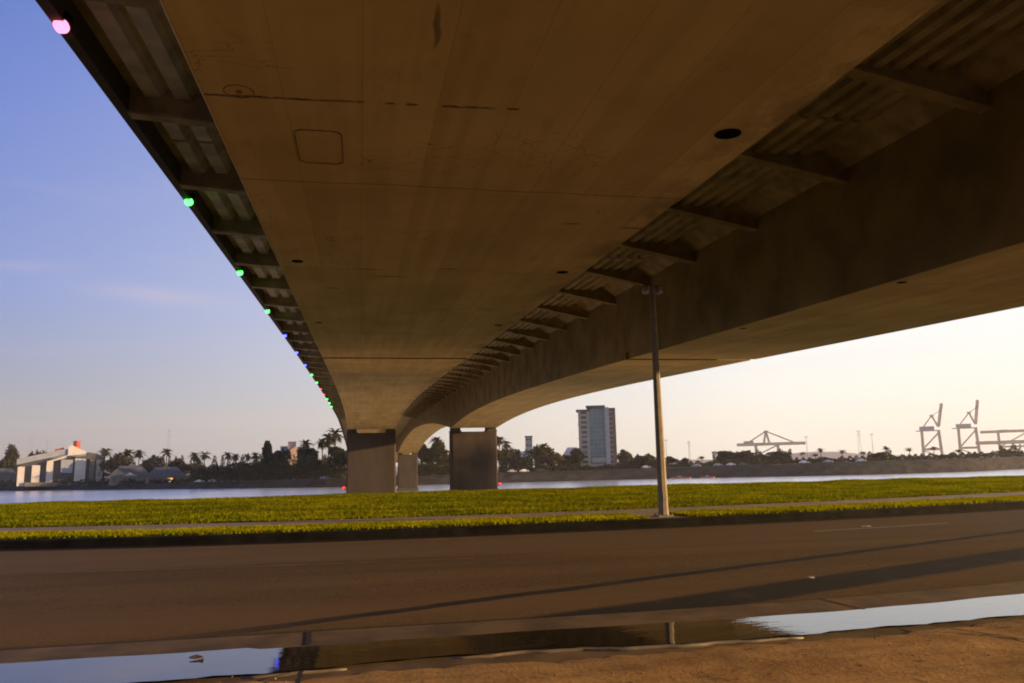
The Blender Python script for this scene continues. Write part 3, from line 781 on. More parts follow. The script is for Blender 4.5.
def trunk_mesh(seed, kind='round'):
    r = random.Random(seed); m = MB()
    m.tube([(0, 0, -.03), (.01, 0, .2), (r.uniform(-.03, .03), r.uniform(-.03, .03), .45), (0, 0, .75 if kind != 'cone' else .95)], [.032, .025, .018, .006], 7)
    if kind != 'cone':
        for i in range(6):
            a = r.uniform(0, 6.28); z = r.uniform(.28, .5); l = r.uniform(.18, .3)
            m.tube([(0, 0, z), (l * .5 * math.cos(a), l * .5 * math.sin(a), z + .1), (l * math.cos(a), l * math.sin(a), z + r.uniform(.14, .28))], [.014, .01, .004], 5)
    me = bpy.data.meshes.new('trunk'); me.from_pydata(m.v, [], m.f); me.materials.append(MAT['bark']); return me
def palm_meshes(seed):
    r = random.Random(seed); m = MB(); lean = r.uniform(-.03, .03)
    m.tube([(0, 0, -.03), (lean * .3, 0, .3), (lean * .7, 0, .6), (lean, 0, .9)], [.024, .018, .015, .016], 7)
    t = bpy.data.meshes.new('trunk'); t.from_pydata(m.v, [], m.f); t.materials.append(MAT['bark'])
    m = MB()
    for i in range(34):
        a = r.uniform(0, 6.28); el = r.uniform(-.9, 1.25); l = r.uniform(.21, .30) * (1 if el > -.3 else .7)
        p = Vector((lean, 0, .9)); d = Vector((math.cos(a) * math.cos(el), math.sin(a) * math.cos(el), math.sin(el)))
        side = d.cross(Vector((0, 0, 1))); side = side.normalized() if side.length > .01 else Vector((1, 0, 0))
        secs = []
        for j in range(6):
            w = .034 * math.sin(math.pi * min(1, .16 + j / 5.4)) + .004
            sag = Vector((0, 0, -.55 * (j / 5) ** 2 * l)); q = p + d * l * j / 5 + sag
            secs.append([q - side * w + Vector((0, 0, -w * .5)), q, q + side * w + Vector((0, 0, -w * .5))])
        m.loft(secs, cap=False, closed=False)
    c = bpy.data.meshes.new('crown'); c.from_pydata(m.v, [], m.f); c.materials.append(MAT['frond']); return t, c
TREE = {}
for key, mat, shp in (('round', 'leaf', 'round'), ('dark', 'leaf_dark', 'round'), ('brown', 'leaf_brown', 'round'), ('cone', 'leaf_dark', 'cone')):
    TREE[key] = [(trunk_mesh(10 + i, shp), crown_mesh(20 + i * 7 + len(key), MAT[mat], shp)) for i in range(3)]
TREE['palm'] = [palm_meshes(40 + i) for i in range(5)]
tr_n = [0]
def tree(kind, loc, h, w, label, group, name=None):
    tr_n[0] += 1
    t_, c_ = TREE[kind][tr_n[0] % len(TREE[kind])]
    o = empty(name or {'palm': 'palm_tree', 'cone': 'conifer_tree'}.get(kind, 'broadleaf_tree'), loc, rnd.uniform(0, 6.28))
    sx = w / (.4 if kind == 'palm' else .62 if kind == 'cone' else .86) / h
    o.scale = (h * sx, h * sx, h)
    if kind == 'palm': hh = max(h, 15.); o.scale = (hh, hh, h)
    link('trunk', t_, None, o, (0, 0, 0)); c = link('crown', c_, None, o, (0, 0, 0))
    return tag(o, label, 'palm' if kind == 'palm' else 'tree', group)
def far_tree(kind, px, top, wpx, off, label, group):
    d, D_, zg = shore_pt(px); D_ += off
    zt = z_at(px, top, D_); w = wpx / FPX * D_ * cos2(px)
    return tree(kind, (d.x * D_, d.y * D_, zg - .3), zt - zg + .3, w, label, group)
GL, GP = 'trees on the far shore', 'palms on the far shore'
FT = [
 ('round', 7, 440, 22, 40, 'olive tree at the left edge, left of the white hall with the red funnel'),
 ('brown', 36, 449, 26, 110, 'bushy tree showing above the low left end of the white hall roof'),
 ('brown', 113, 447, 30, 60, 'brownish broad tree just right of the white hall with the red funnel'),
 ('palm', 104, 447, 0, 100, 'palm rising close to the right end of the white hall'),
 ('palm', 127, 449, 0, 80, 'palm above the left slope of the grey hip roof'),
 ('palm', 138, 449.5, 0, 95, 'palm above the ridge of the left grey hip roof'),
 ('round', 152, 453, 30, 90, 'olive tree behind the gap between the two grey hip roofs'),
 ('palm', 165, 448.5, 0, 70, 'palm right in front of the thin tall mast behind the grey roofs'),
 ('brown', 181, 454, 28, 70, 'brownish tree behind the right end of the grey hip roofs'),
 ('palm', 194, 452, 0, 50, 'leaning palm between the grey hip roofs and the round dark bush'),
 ('palm', 204, 451, 0, 70, 'palm above the round dark tree right of the grey roofs'),
 ('dark', 207, 465, 25, 25, 'low round dark tree by the white parked car right of the grey roofs'),
 ('palm', 226.5, 452, 0, 60, 'palm at the left end of the dark grove, before the pink building'),
 ('palm', 235, 453, 0, 75, 'second palm from the left over the dark grove'),
 ('palm', 247, 453.5, 0, 60, 'short palm midway along the dark grove, left of the conifer'),
 ('palm', 255, 452, 0, 60, 'palm directly left of the pointed conifer'),
 ('dark', 240, 461, 42, 30, 'wide dark tree filling the left half of the grove'),
 ('cone', 268, 438.5, 17, 30, 'tall pointed conifer left of the pink building'),
 ('dark', 277, 447, 28, 34, 'dark tree leaning on the pointed conifer, left of the pink building'),
 ('round', 262, 464, 22, 18, 'low yellow green tree at the foot of the pointed conifer'),
 ('round', 297, 463, 26, 18, 'low olive tree in front of the pink building'),
 ('dark', 311, 444, 32, 30, 'large dark round tree right of the pink building'),
 ('palm', 305.6, 439.5, 0, 90, 'palm behind the pink building, right side'),
 ('palm', 322, 437.5, 0, 40, 'bushy palm above the large dark tree right of the pink building'),
 ('palm', 328.5, 433, 0, 45, 'taller palm of the pair above the dark trees beside the left pier'),
 ('palm', 335, 427.5, 0, 70, 'thin tallest palm beside the bridge deck edge'),
 ('dark', 338, 446, 30, 26, 'dark tree touching the left side of the left pier'),
 ('round', 327, 462, 30, 20, 'low green tree by the water left of the left pier'),
 ('palm', 437, 436, 0, 40, 'palm seen between the two near piers'),
 ('dark', 428, 440, 34, 45, 'dark tree between the near piers, left of the palm'),
 ('brown', 444, 443, 26, 35, 'brownish tree between the near piers, touching the right pier'),
 ('round', 432, 462, 26, 16, 'low yellow green tree at the water between the near piers'),
 ('palm', 499, 436, 0, 30, 'palm touching the right side of the right pier'),
 ('palm', 507, 440, 0, 40, 'second palm right of the right pier'),
 ('brown', 505, 447, 32, 25, 'brownish tree right of the right pier under the palms'),
 ('dark', 518, 457, 24, 16, 'dark low tree in front of the blue grey shed'),
 ('brown', 547, 441, 36, 20, 'large brown green tree between the slim block and the glass tower'),
 ('dark', 571, 448, 24, 22, 'dark tree touching the left side of the glass tower'),
 ('brown', 624, 446, 18, 40, 'brownish tree touching the right side of the glass tower'),
 ('dark', 637, 454, 28, 25, 'dark tree right of the glass tower'),
 ('brown', 652, 459, 14, 25, 'small tree left of the lamp post on the far shore'),
 ('dark', 671, 456, 14, 30, 'small dark tree right of the lamp post'),
 ('dark', 683, 457, 12, 30, 'small dark tree left of the lone palm, near the lamp post'),
 ('palm', 702, 456, 0, 30, 'lone short palm left of the big dark tree clump'),
 ('dark', 728, 450.5, 30, 40, 'left tree of the big dark clump before the horizontal boom crane'),
 ('brown', 750, 449, 32, 40, 'middle tree of the big dark clump before the horizontal boom crane'),
 ('dark', 774, 451, 30, 40, 'right tree of the big dark clump before the horizontal boom crane'),
 ('palm', 803.5, 452, 0, 40, 'palm right of the horizontal boom crane'),
 ('palm', 816, 453.5, 0, 45, 'short palm, second right of the horizontal boom crane'),
 ('palm', 821.5, 448, 0, 60, 'taller slim palm, third right of the horizontal boom crane'),
 ('palm', 843, 449.5, 0, 40, 'bushy palm left of the pylon on the right'),
 ('dark', 820, 458, 20, 25, 'low dark tree beneath the palms right of the horizontal boom crane'),
 ('palm', 863, 451.5, 0, 40, 'palm at the foot of the pylon on the right'),
 ('dark', 879, 452, 20, 30, 'dark rounded tree just right of the pylon'),
 ('palm', 887, 446, 0, 50, 'palm above the dark rounded tree right of the pylon'),
 ('palm', 910, 447.5, 0, 50, 'palm left of the left raised boom crane'),
 ('palm', 934.5, 446.5, 0, 50, 'palm between the legs of the left raised boom crane'),
 ('palm', 959, 449.5, 0, 50, 'palm left of the legs of the right raised boom crane'),
 ('dark', 951, 454, 20, 35, 'low dark tree between the two raised boom cranes'),
 ('dark', 980, 453, 22, 35, 'low dark tree below the right raised boom crane'),
 ('dark', 1008, 450, 20, 35, 'dark tree under the level gantry crane at the right edge'),
]
for kind, px, top, wpx, off, lab in FT:
    far_tree(kind, px, top, wpx, off, lab, GP if kind == 'palm' else GL)
# unseen tree added beyond the right edge to throw shade on the right pier
tree('dark', (160, 110.9, -.6), 31, 4.6, 'tall narrow tree added unseen beyond the right edge to shade the right pier', 'added shade trees')

# low shrubs along the far bank
rs = np.random.RandomState(4); V = []; Fc = []
for (p0, p1, hpx, n, o0, o1) in ((190, 346, 16, 9000, 10, 30), (0, 190, 5, 2500, 9, 16), (98, 200, 25, 7000, 60, 110), (195, 346, 24, 9000, 40, 90), (0, 30, 20, 2500, 60, 100), (398, 470, 24, 4000, 40, 80), (500, 528, 22, 2500, 40, 80), (618, 665, 14, 2500, 40, 80), (398, 455, 11, 2500, 10, 26), (500, 560, 6, 1500, 12, 28), (615, 665, 6, 1500, 12, 30), (665, 1040, 5.5, 9000, 14, 60), (713, 792, 14, 3500, 35, 60), (535, 582, 14, 2500, 20, 40), (1000, 1022, 11, 800, 30, 50), (868, 892, 9, 800, 30, 50), (560, 640, 5, 2500, 13, 19)):
    for i in range(n):
        px = rs.uniform(p0, p1); d, D_, zg = shore_pt(px); D_ += rs.uniform(o0, o1)
        hh = hpx / FPX * D_ * (.55 + .45 * math.sin(px * .31 + 2 * math.sin(px * .11)) ** 2) * rs.uniform(.05, 1)
        p = np.array([d.x * D_, d.y * D_, zg + hh]); s = rs.uniform(.35, .9)
        u = rs.normal(size=3); u /= np.linalg.norm(u); w = np.cross(u, rs.normal(size=3)); w /= np.linalg.norm(w)
        k = len(V); V += [p - u * s, p + w * s * .7, p + u * s, p - w * s * .7]; Fc.append((k, k + 1, k + 2, k + 3))
me = bpy.data.meshes.new('shrubs'); me.from_pydata([tuple(v) for v in V], [], Fc)
tag(link('shrubs', me, MAT['shrub']), kind='stuff')

# ------------------------------------------------------------------ buildings and works on the far shore
def site(px, off):                               # base point, unit axes (right, away) and metres per pixel
    d, D_, zg = shore_pt(px); D_ += off
    return Vector((d.x * D_, d.y * D_, zg)), math.atan2(-d.x, d.y), D_ * cos2(px) / FPX
def place(name, px, off, label, cat, group=None):
    p, rz, mpp = site(px, off)
    o = empty(name, p, rz); tag(o, label, cat, group); return o, mpp, math.hypot(p.x, p.y), p.z
def hz(px, py, D_, zg): return z_at(px, py, D_) - zg

# glass tower
o, k, D_, zg = place('apartment_tower', 598, 22, 'tall slab tower with a glass front between beige and brown brick bays', 'tower')
X = lambda px: (px - 598) * k
Z = lambda py: hz(598, py, D_, zg)
m = MB(); m.box(X(580), X(591), 0, 16, -1, Z(410.5)); wb = m.build('left_bay', MAT['beige'], o, loc=(0,0,0))
m = MB()
for i in range(12):
    z = Z(410.5) * (i + .35) / 12; m.box(X(583), X(588.5), -.06, .3, z, z + 1.9)
m.build('window_band', MAT['recess'], wb, loc=(0,0,0))
m = MB()
for i in range(3):
    z = Z(424 + 14 * i); m.box(X(579.2), X(591.3), -.9, .4, z, z + .5)
m.build('balcony', MAT['concw'], wb, loc=(0,0,0))
m = MB(); m.box(X(578), X(592), -1.4, 16.2, Z(410.5) + .01, Z(409.2)); m.build('roof_slab', MAT['recess'], o, loc=(0,0,0))
m = MB(); m.box(X(591), X(606.5), 1.4, 15.5, Z(464), Z(408.6)); g = m.build('glass_front', MAT['glass'], o, loc=(0,0,0))
m = MB()
for i in range(13):
    z = Z(464) + (Z(408.6) - Z(464)) * i / 13; m.box(X(591), X(606.5), 1.25, 1.5, z, z + .35)
for px in (595, 598.7, 602.5): m.box(X(px) - .12, X(px) + .12, 1.2, 1.45, Z(464), Z(408.6))
m.build('mullion', MAT['glassframe'], g, loc=(0,0,0))
m = MB(); m.box(X(590.8), X(606.6), -.4, 15, -1, Z(464.01)); m.box(X(592), X(606), -.9, -.41, Z(462.5), Z(457.8)); m.build('podium', MAT['beige'], o, loc=(0,0,0))
m = MB(); m.box(X(589), X(606.5), .6, 14, Z(408.55), Z(406.8)); m.box(X(588), X(607.2), .2, 14.4, Z(406.79), Z(405.3)); m.build('penthouse', MAT['recess'], o, loc=(0,0,0))
m = MB(); m.box(X(606.5), X(610.7), -1.5, 15, -1.5, Z(407.5)); m.build('fin_wall', MAT['concw'], o, loc=(0,0,0))
m = MB(); m.box(X(610.7), X(617.2), 0, 16, -1.5, Z(408.2)); b = m.build('brick_bay', MAT['brick'], o, loc=(0,0,0))
m = MB()
for i in range(13):
    z = Z(408.2) * (i + .25) / 13; m.box(X(611), X(613.6), -.05, .3, z, z + 1.8)
m.build('window', MAT['recess'], b, loc=(0,0,0))
m = MB()
for i in range(13):
    z = Z(408.2) * (i + .15) / 13; m.box(X(610.8), X(614), -.9, -.06, z, z + .4)
m.build('balcony', MAT['concw'], b, loc=(0,0,0))

# slim block and sheds right of the right pier
o, k, D_, zg = place('slim_block', 529.5, 90, 'slim bluish grey block left of the large brown green tree', 'building')
Z = lambda py: hz(529.5, py, D_, zg)
m = MB(); m.box(-3.6*k, 3.4*k, 0, 6, -1, Z(437)); w_ = m.build('wall', MAT['bluewall'], o, loc=(0,0,0))
m = MB(); m.box(-4*k, 3.8*k, -.5, 6.5, Z(436.99), Z(435.9)); m.build('roof', MAT['greyroof'], o, loc=(0,0,0))
m = MB()
for i in range(6):
    z = Z(437) * (i + .4) / 6; m.box(-2.6*k, -.4*k, -.05, .2, z, z + 1.3); m.box(.6*k, 2.6*k, -.05, .2, z, z + 1.3)
m.build('window', MAT['recess'], w_, loc=(0,0,0))
def shed(name, px0, px1, wall_y, ridge_y, off, lab, wm, rm, depth=14):
    pc = (px0 + px1) / 2
    o, k, D_, zg = place(name, pc, off, lab, 'building'); w = (px1 - px0) / 2 * k
    zw, zr = hz(pc, wall_y, D_, zg), hz(pc, ridge_y, D_, zg)
    m = MB(); m.box(-w, w, 0, depth, -1, zw); wl_ = m.build('wall', MAT[wm], o, loc=(0,0,0))
    a = min(w * .45, depth * .5)
    m = MB(); e = .8
    m.add([(-w-e,-e,zw+.01),(w+e,-e,zw+.01),(w+e,depth+e,zw+.01),(-w-e,depth+e,zw+.01),(-w+a,depth/2,zr),(w-a,depth/2,zr)], [(0,1,5,4),(1,2,5),(2,3,4,5),(3,0,4),(3,2,1,0)])
    m.build('roof', MAT[rm], o, loc=(0,0,0))
    m = MB()
    n = max(2, int(w / 3))
    for i in range(n):
        x = -w + (i + .5) * 2 * w / n; m.box(x - 1, x + .9, -.06, .2, zw * .3, zw * .75)
    m.build('window', MAT['recess'], wl_, loc=(0,0,0))
    return o, wl_, k, zw, D_, zg
shed('storage_shed', 510, 533, 459, 451, 50, 'low shed with a blue grey roof right of the right pier', 'greywall', 'bluewall', 20)
shed('storage_shed', 564, 582, 455, 447, 70, 'low bluish building half hidden left of the glass tower', 'bluewall', 'bluewall', 20)
# grey hip-roofed houses on the left
o, wl_, k, zw, D_, zg = shed('waterfront_house', 110, 150, 476, 465.5, 20, 'left grey hip roofed house by the water, next to the white hall', 'greywall', 'greyroof', 22)
m = MB(); m.add([(-8*k, -1.2, zw), (8*k, -1.2, zw), (0, -1.2, zw + 3.6*k), (-8*k, 9, zw), (8*k, 9, zw), (0, 9, zw + 3.6*k)], [(0,1,2),(0,2,5,3),(1,4,5,2),(3,5,4)]); m.build('gable', MAT['beige'], o, loc=(0,0,0))
o, wl_, k, zw, D_, zg = shed('waterfront_house', 146, 186, 477, 467, 24, 'right grey hip roofed house with one lit orange window', 'greywall', 'greyroof', 22)
m = MB(); m.box(1.5*k, 7*k, -.12, -.065, zw*.2, zw*.85); m.build('lit_window', lamp_mat('lit_window', (1, .45, .12, 1), .55), wl_, loc=(0,0,0))
# pink building
o, k, D_, zg = place('pink_building', 294, 60, 'pink stucco building with a stair tower among dark trees', 'building')
Z = lambda py: hz(294, py, D_, zg)
m = MB(); m.box(-6*k, 8*k, 0, 18, -1, Z(447)); m.box(8*k, 20*k, 3, 18, -1, Z(459)); w_ = m.build('wall', MAT['pink'], o, loc=(0,0,0))
m = MB(); m.box(-6.5*k, 1.5*k, -.8, 12, -1, Z(441.5)); m.build('stair_tower', MAT['pink'], o, loc=(0,0,0))
m = MB(); m.box(-14*k, -6.02*k, 2, 16, -1, Z(446)); m.build('side_wing', MAT['bluewall'], o, loc=(0,0,0))
m = MB()
for i in range(5):
    for j in range(3): m.box((2 + 2*j)*k, (3 + 2*j)*k, -.06, .2, Z(447)*(i+.35)/5.2, Z(447)*(i+.75)/5.2)
m.build('window', MAT['recess'], w_, loc=(0,0,0))

# white hall shaped like a ship
o, k, D_, zg = place('white_hall', 60, 16, 'white hall with a sloping roof, tall pillars and a red funnel', 'hall')
X = lambda px: (px - 60) * k
Z = lambda px, py: hz(60, py + .0223 * (px - 60), D_, zg)
def prism(m, pts, y0, y1):                     # outline (px, py) extruded in depth
    n = len(pts); vv = [(X(a), y0, Z(a, b)) for a, b in pts] + [(X(a), y1, Z(a, b)) for a, b in pts]
    m.add(vv, [tuple(range(n))[::-1], tuple(range(n, 2*n))] + [(i, (i+1) % n, (i+1) % n + n, i + n) for i in range(n)])
m = MB(); prism(m, [(18, 486), (104, 486), (104, 459), (86, 456), (66, 456), (20, 464)], 4, 26); m.build('hall_body', MAT['recess'], o, loc=(0,0,0))
m = MB(); prism(m, [(17, 465), (66, 454), (67, 449), (60, 449.5), (17, 459.5)], 1.5, 27); m.build('sloping_roof', MAT['bluewall'], o, loc=(0,0,0))
m = MB(); prism(m, [(66.3, 455.8), (86, 453.8), (86, 451.7), (70, 445), (66.3, 446)], 0, 22); m.build('gable_block', MAT['white'], o, loc=(0,0,0))
m = MB(); prism(m, [(74, 458), (104.5, 459.5), (104, 457.5), (96, 453), (86.1, 451.8), (86.1, 455), (74, 456.5)], -.8, 26); m.build('side_roof', MAT['greyroof'], o, loc=(0,0,0))
fn = MB(); fn.tube([(X(74.8), 8, Z(75, 449)), (X(74.8), 8, Z(75, 440.2))], [3.6*k, 3.6*k], 16); fn.build('funnel', MAT['red'], o, smooth=False, loc=(0,0,0))
m = MB(); prism(m, [(51, 456), (63, 453), (62, 447.4), (53, 449.2)], 4, 12); m.build('roof_vent', MAT['red'], o, loc=(0,0,0))
for a, b, t, bt, mt in ((18.5, 25, 467, 486, 'white'), (32, 39.8, 465.5, 485, 'white'), (46, 52.5, 461.5, 485, 'white'), (60, 72, 459.5, 473, 'bluewall'), (74, 85, 458.2, 482, 'white'), (89, 94, 458.8, 482, 'greywall'), (96, 103, 459, 482, 'beige')):
    m = MB(); prism(m, [(a, bt), (b, bt), (b, t), (a, t)], -.2, 4.5); m.build('pillar', MAT[mt], o, loc=(0,0,0))
m = MB(); prism(m, [(46.2, 463), (65, 457.6), (65, 456), (46.2, 461.4)], -1, 3); m.build('canopy_beam', MAT['white'], o, loc=(0,0,0))
m = MB(); prism(m, [(26, 486.5), (100, 486.5), (100, 482.3), (26, 482.3)], -3, -.5); m.build('terrace_wall', MAT['greywall'], o, loc=(0,0,0))
# low building at the far left
shed('boathouse', -6, 17, 475, 468, 18, 'low grey boathouse at the left edge beside the white hall', 'greywall', 'greyroof', 18)
# small sunlit box building
shed('kiosk', 771, 780, 468, 464.5, 22, 'small pale sunlit kiosk under the big dark tree clump', 'beige', 'beige', 8)

# masts and pylons
def mast(px, top, off, wpx, label, name='lattice_mast'):
    o, k, D_, zg = place(name, px, off, label, 'mast', 'masts along the far shore')
    h = hz(px, top, D_, zg); w = wpx * k / 2; m = MB(); n = 7; t = .22 * k
    c = lambda i: w * (1 - .72 * i / n)
    P = lambda i, sx, sy: (sx * c(i), sy * c(i), h * i / n)
    for sx in (-1, 1):
        for sy in (-1, 1): m.bar(P(0, sx, sy), P(n, sx, sy), t)
    for i in range(n):
        for s in (-1, 1):
            m.bar(P(i, -1, s), P(i + 1, 1, s), t * .6); m.bar(P(i, s, 1), P(i + 1, s, -1), t * .6)
    m.build('lattice', MAT['mast'], o, loc=(0,0,0))
    m = MB()
    for q, l in ((.86, 1.5), (.97, 1.1)): m.box(-w * l, w * l, -t, t, h * q, h * q + t * 1.4)
    m.build('cross_arm', MAT['mast'], o, loc=(0,0,0))
mast(28, 437, 420, 5.5, 'lattice mast behind the left end of the white hall')
mast(167, 429.5, 500, 4, 'thin tall lattice mast above the grey hip roofs')
mast(861, 430.5, 520, 4, 'lattice pylon between the horizontal boom crane and the raised boom cranes')
mast(690, 441, 480, 2.4, 'short lattice mast right of the lamp post')
def pole_light(px, top, off, label):
    o, k, D_, zg = place('light_pole', px, off, label, 'light pole', 'light poles on the far shore'); h = hz(px, top, D_, zg)
    m = MB(); m.tube([(0,0,0),(0,0,h)], [.3*k, .2*k], 6); m.build('pole', MAT['mast'], o, loc=(0,0,0))
    m = MB(); m.box(-2*k, 2*k, -.4*k, .4*k, h, h + .5*k); m.build('lamp_head', MAT['mast'], o, loc=(0,0,0))
pole_light(45, 441, 60, 'light pole behind the white hall roof')
pole_light(667, 440.5, 120, 'light pole close right of the near lamp post')
pole_light(874, 434.5, 300, 'light pole right of the pylon')
pole_light(808, 437, 300, 'light pole right of the horizontal boom crane')

# harbour cranes
def frame(m, p, q, t): m.bar(p, q, t)
def crane(px, plat_y0, plat_y1, half_l, half_r, apex, tip, off, label):
    o, k, D_, zg = place('container_crane', px, off, label, 'crane', 'cranes of the container port')
    Z = lambda py: hz(px, py, D_, zg)
    zb, zt = Z(plat_y1), Z(plat_y0); t = 2.9 * k
    XL, XR = -half_l * k, half_r * k; dp = 9 * k
    for sx in (XL * .55, XR * .9):
        for y in (0, dp):
            m = MB(); m.bar((sx * 1.12, y, -1), (sx, y, zb), t); m.build('leg', MAT['steel'], o, loc=(0,0,0))
    m = MB()
    for y in (0, dp):
        m.bar((XL * .6, y, zb * .34), (XR, y, zb * .34), t * .8); m.bar((XL * .58, y, zb * .36), (XR * .92, y, zb * .95), t * .5); m.bar((XR * .98, y, zb * .05), (XL * .6, y, zb * .3), t * .4)
    m.build('brace', MAT['steel'], o, loc=(0,0,0))
    m = MB(); m.box(XL * 1.1, XR * 1.05, -.5*k, dp + .5*k, zb, zb + .9*k); gd = m.build('girder', MAT['steel'], o, loc=(0,0,0))
    m = MB(); m.box(XL * .75, XR * .55, .5*k, dp - .5*k, zb + .91*k, zt + .6*k); m.build('machine_house', MAT['steel_pale'], gd, loc=(0,0,0))
    ax, az = (apex[0] - px) * k, Z(apex[1])
    m = MB()
    for y in (dp * .2, dp * .8):
        m.bar((XR * .9, y, zt), (ax, dp/2, az), t * .6); m.bar((XL * .4, y, zt), (ax, dp/2, az), t * .35)
    m.box(ax - 2.2*k, ax + 2*k, dp*.3, dp*.7, az - .6*k, az + .9*k)
    m.build('a_frame', MAT['steel'], o, loc=(0,0,0))
    tx, tz = (tip[0] - px) * k, Z(tip[1])
    m = MB(); a = Vector((XR, 0, zt)); b = Vector((tx, 0, tz)); n = 7
    off_ = Vector((-1.7 * k, 0, .2 * k))
    for y in (dp * .3, dp * .7):
        yv = Vector((0, y, 0)); m.bar(a + yv, b + yv, t * .6); m.bar(a + yv + off_, b + yv + off_, t * .4)
        for i in range(n):
            p, q = a.lerp(b, i / n), a.lerp(b, (i + 1) / n); m.bar(p + yv, q + yv + off_, t * .3)
    for f in (.35, .72, 1.):
        p = a.lerp(b, f) + off_ * .5; m.box(p.x - 1.6*k, p.x + 1.6*k, dp * .25, dp * .75, p.z - .6*k, p.z + .8*k)
    m.build('boom', MAT['steel'], o, loc=(0,0,0))
    m = MB(); m.bar((ax, dp/2, az), a.lerp(b, .75) + Vector((0, dp/2, 0)), t * .22); m.build('stay_cable', MAT['steel'], o, loc=(0,0,0))
crane(931, 426.8, 431, 11.5, 11.5, (936, 415.5), (947.6, 404.5), 2000, 'left crane with its boom raised, on the right of the view')
crane(968, 424.2, 428.3, 11.5, 12, (974, 412.5), (984.4, 401), 2000, 'right crane with its boom raised, near the right edge')
def level_crane(px, x0, x1, boom_y, apex, legs, house, off, label, low=None):
    o, k, D_, zg = place('container_crane', px, off, label, 'crane', 'cranes of the container port')
    Z = lambda py: hz(px, py, D_, zg); X = lambda a: (a - px) * k; t = 2.5 * k; dp = 8 * k
    zb = Z(boom_y)
    m = MB()
    for y in (0, dp):
        m.bar((X(x0), y, zb), (X(x1), y, zb), t); m.bar((X(x0), y, zb + 1.2*k), (X(x1), y, zb + 1.2*k), t * .4)
        for i in range(14):
            a, b = X(x0) + (X(x1) - X(x0)) * i / 14, X(x0) + (X(x1) - X(x0)) * (i + 1) / 14
            m.bar((a, y, zb), (b, y, zb + 1.2*k), t * .3)
    m.build('boom', MAT['steel'], o, loc=(0,0,0))
    for lx in legs:
        for y in (0, dp):
            m = MB(); m.bar((X(lx), y, -1), (X(lx), y, zb), t * 1.1); m.build('leg', MAT['steel'], o, loc=(0,0,0))
    m = MB()
    for y in (0, dp): m.bar((X(legs[0]), y, zb * .4), (X(legs[1]), y, zb * .4), t * .8); m.bar((X(legs[0]), y, zb * .4), (X(legs[1]), y, zb * .95), t * .5)
    m.build('brace', MAT['steel'], o, loc=(0,0,0))
    if apex:
        ax, az = X(apex[0]), Z(apex[1]); m = MB()
        for y in (0, dp):
            m.bar((X(apex[0]) - 3*k, y, zb), (ax, dp/2, az), t * .8); m.bar((X(apex[0]) + 3*k, y, zb), (ax, dp/2, az), t * .8)
            m.bar((ax, dp/2, az), (X(x1) - 8*k, y, zb), t * .45); m.bar((ax, dp/2, az), (X(x0) + 8*k, y, zb), t * .45)
        m.box(ax - 2*k, ax + 2*k, dp*.3, dp*.7, az - k, az + .6*k)
        m.build('a_frame', MAT['steel'], o, loc=(0,0,0))
    m = MB(); m.box(X(house[0]), X(house[1]), .5*k, dp - .5*k, zb + .6*k, Z(house[2])); m.build('machine_house', MAT['steel_pale'], o, loc=(0,0,0))
    if low:
        m = MB()
        for y in (0, dp): m.bar((X(low[0]), y, Z(low[2])), (X(low[1]), y, Z(low[2])), t * 1.6)
        m.build('portal_beam', MAT['steel'], o, loc=(0,0,0))
level_crane(768, 738, 806, 444.2, (768, 431), (757, 779), (745, 755, 440.5), 1700, 'crane with a level boom and pointed frame behind the dark tree clump')
level_crane(1012, 983, 1048, 431.2, None, (1001, 1030), (1000, 1012, 429.4), 2000, 'level gantry crane cut by the right edge of the view', (977, 1050, 442))

# parked cars along the far shore
def car_proto(paint):
    o = empty('parked_car', (0, 0, 0))
    prof = [(-3.1, .35), (-3.15, .95), (-2.9, 1.15), (-2.2, 1.25), (-1.3, 1.95), (.7, 2.0), (1.6, 1.3), (2.8, 1.15), (3.1, .85), (3.1, .35)]
    m = MB(); m.loft([[(a, y * (1 if b < 1.5 else .86), b) for a, b in prof] for y in (-1.25, -1.1, 1.1, 1.25)]); m.build('body', MAT[paint], o, loc=(0,0,0))
    m = MB()
    for s in (-1, 1): m.add([(-1.9, s * 1.2, 1.32), (1.3, s * 1.2, 1.36), (.65, s * 1.1, 1.88), (-1.2, s * 1.1, 1.86)], [(0, 1, 2, 3)])
    m.build('window', MAT['recess'], o, loc=(0,0,0))
    for x in (-1.95, 1.95):
        for s in (-1, 1):
            m = MB(); m.tube([(x, s * 1.3, .45), (x, s * 1.0, .45)], .45, 12); m.build('wheel', MAT['rubber'], o, loc=(0,0,0))
    return o
PR = {}
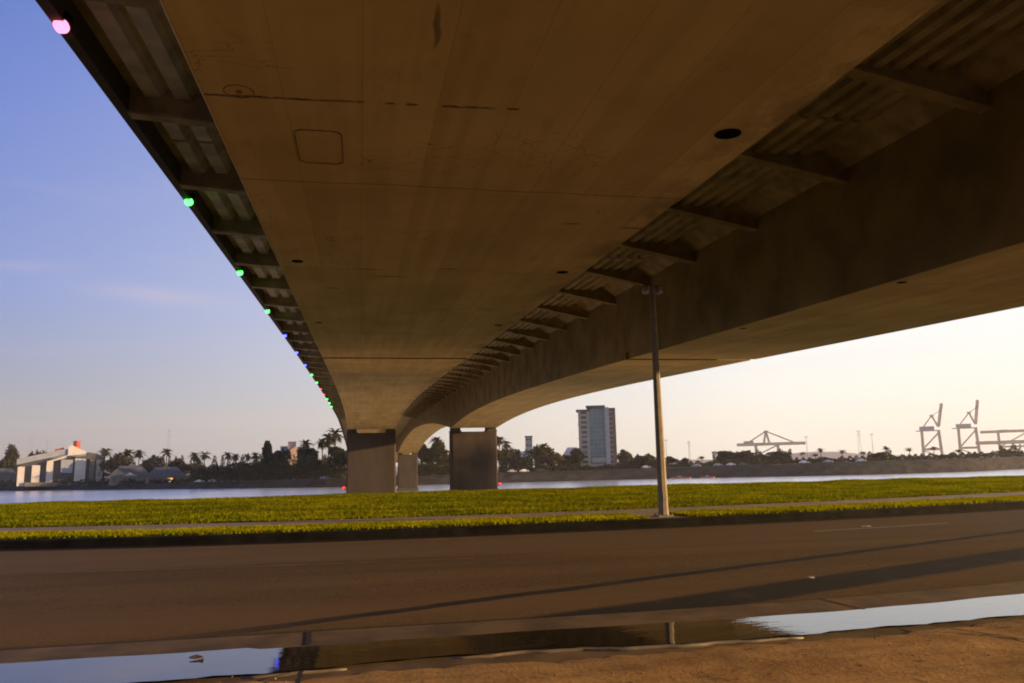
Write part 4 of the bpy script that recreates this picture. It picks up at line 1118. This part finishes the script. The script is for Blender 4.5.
cars = [(114, 12, 'carblue', 'pale blue car parked by the water below the left grey hip roof'), (200, 13, 'carwhite', 'white car parked beside the low round dark tree'),
        (213, 13, 'carsilver', 'silver car parked right of the low round dark tree'), (325, 13, 'carblue', 'bluish car parked below the trees left of the left pier'),
        (512, 12, 'carsilver', 'silver car parked on the bank right of the right pier'), (524, 12, 'carwhite', 'white car on the bank below the slim bluish block'),
        (541, 12, 'cardark', 'dark car on the bank below the large brown green tree'), (646, 13, 'carwhite', 'white car just left of the lamp post on the far bank'),
        (696, 13, 'carsilver', 'silver car parked below the lone short palm'), (718, 14, 'carsilver', 'silver car at the left end of the row below the dark tree clump'),
        (731, 14, 'carwhite', 'white car in the row below the dark tree clump'), (744, 14, 'cardark', 'dark car at the right end of the row below the dark tree clump'),
        (804, 14, 'carwhite', 'white car below the palm right of the horizontal boom crane'), (828, 14, 'carsilver', 'silver car below the taller slim palm group'),
        (861, 14, 'carwhite', 'white car at the foot of the pylon on the right')]
for px, off, paint_, lab in cars:
    p, rz, k = site(px, off)
    if paint_ not in PR: PR[paint_] = car_proto(paint_); c = PR[paint_]
    else: c = copy_tree(PR[paint_])
    c.location = p + Vector((0, 0, .02)); c.rotation_euler = (0, 0, rz + rnd.uniform(-.25, .25))
    tag(c, lab, 'car', 'cars parked on the far shore')
# moored orange work floats
for px, L_, lab in ((680, 7., 'long orange work float at the far waterline right of the lamp post'), (707, 4.5, 'short orange work float at the far waterline, the right one of two')):
    d, D_, zg = shore_pt(px); D_ -= 4
    o = empty('work_float', (d.x * D_, d.y * D_, WZ), math.atan2(-d.x, d.y)); tag(o, lab, 'float', 'orange floats at the far waterline')
    m = MB(); m.loft([[(x, -1.2 * w, -.2), (x, 1.2 * w, -.2), (x, 1.5 * w, .8), (x, -1.5 * w, .8)] for x, w in ((-L_, .5), (-L_ * .8, 1), (L_ * .8, 1), (L_, .5))]); m.build('hull', MAT['orange'], o, loc=(0,0,0))
    m = MB(); m.box(-L_ * .3, L_ * .1, -.7, .7, .8, 1.7); m.build('cabin', MAT['concw'], o, loc=(0,0,0))

# ------------------------------------------------------------------ haze
hz_ = NT('haze_air'); pv = hz_.n.new('ShaderNodeVolumePrincipled'); pv.inputs['Color'].default_value = (.93, .93, .95, 1); pv.inputs['Density'].default_value = .00009; pv.inputs['Anisotropy'].default_value = .2
hz_.n.remove(hz_.b); hz_.l.new(pv.outputs[0], hz_.n['Material Output'].inputs['Volume'])
m = MB(); m.box(-5000, 5000, -600, 5000, -14, 320); tag(m.build('haze', hz_.m), kind='stuff')
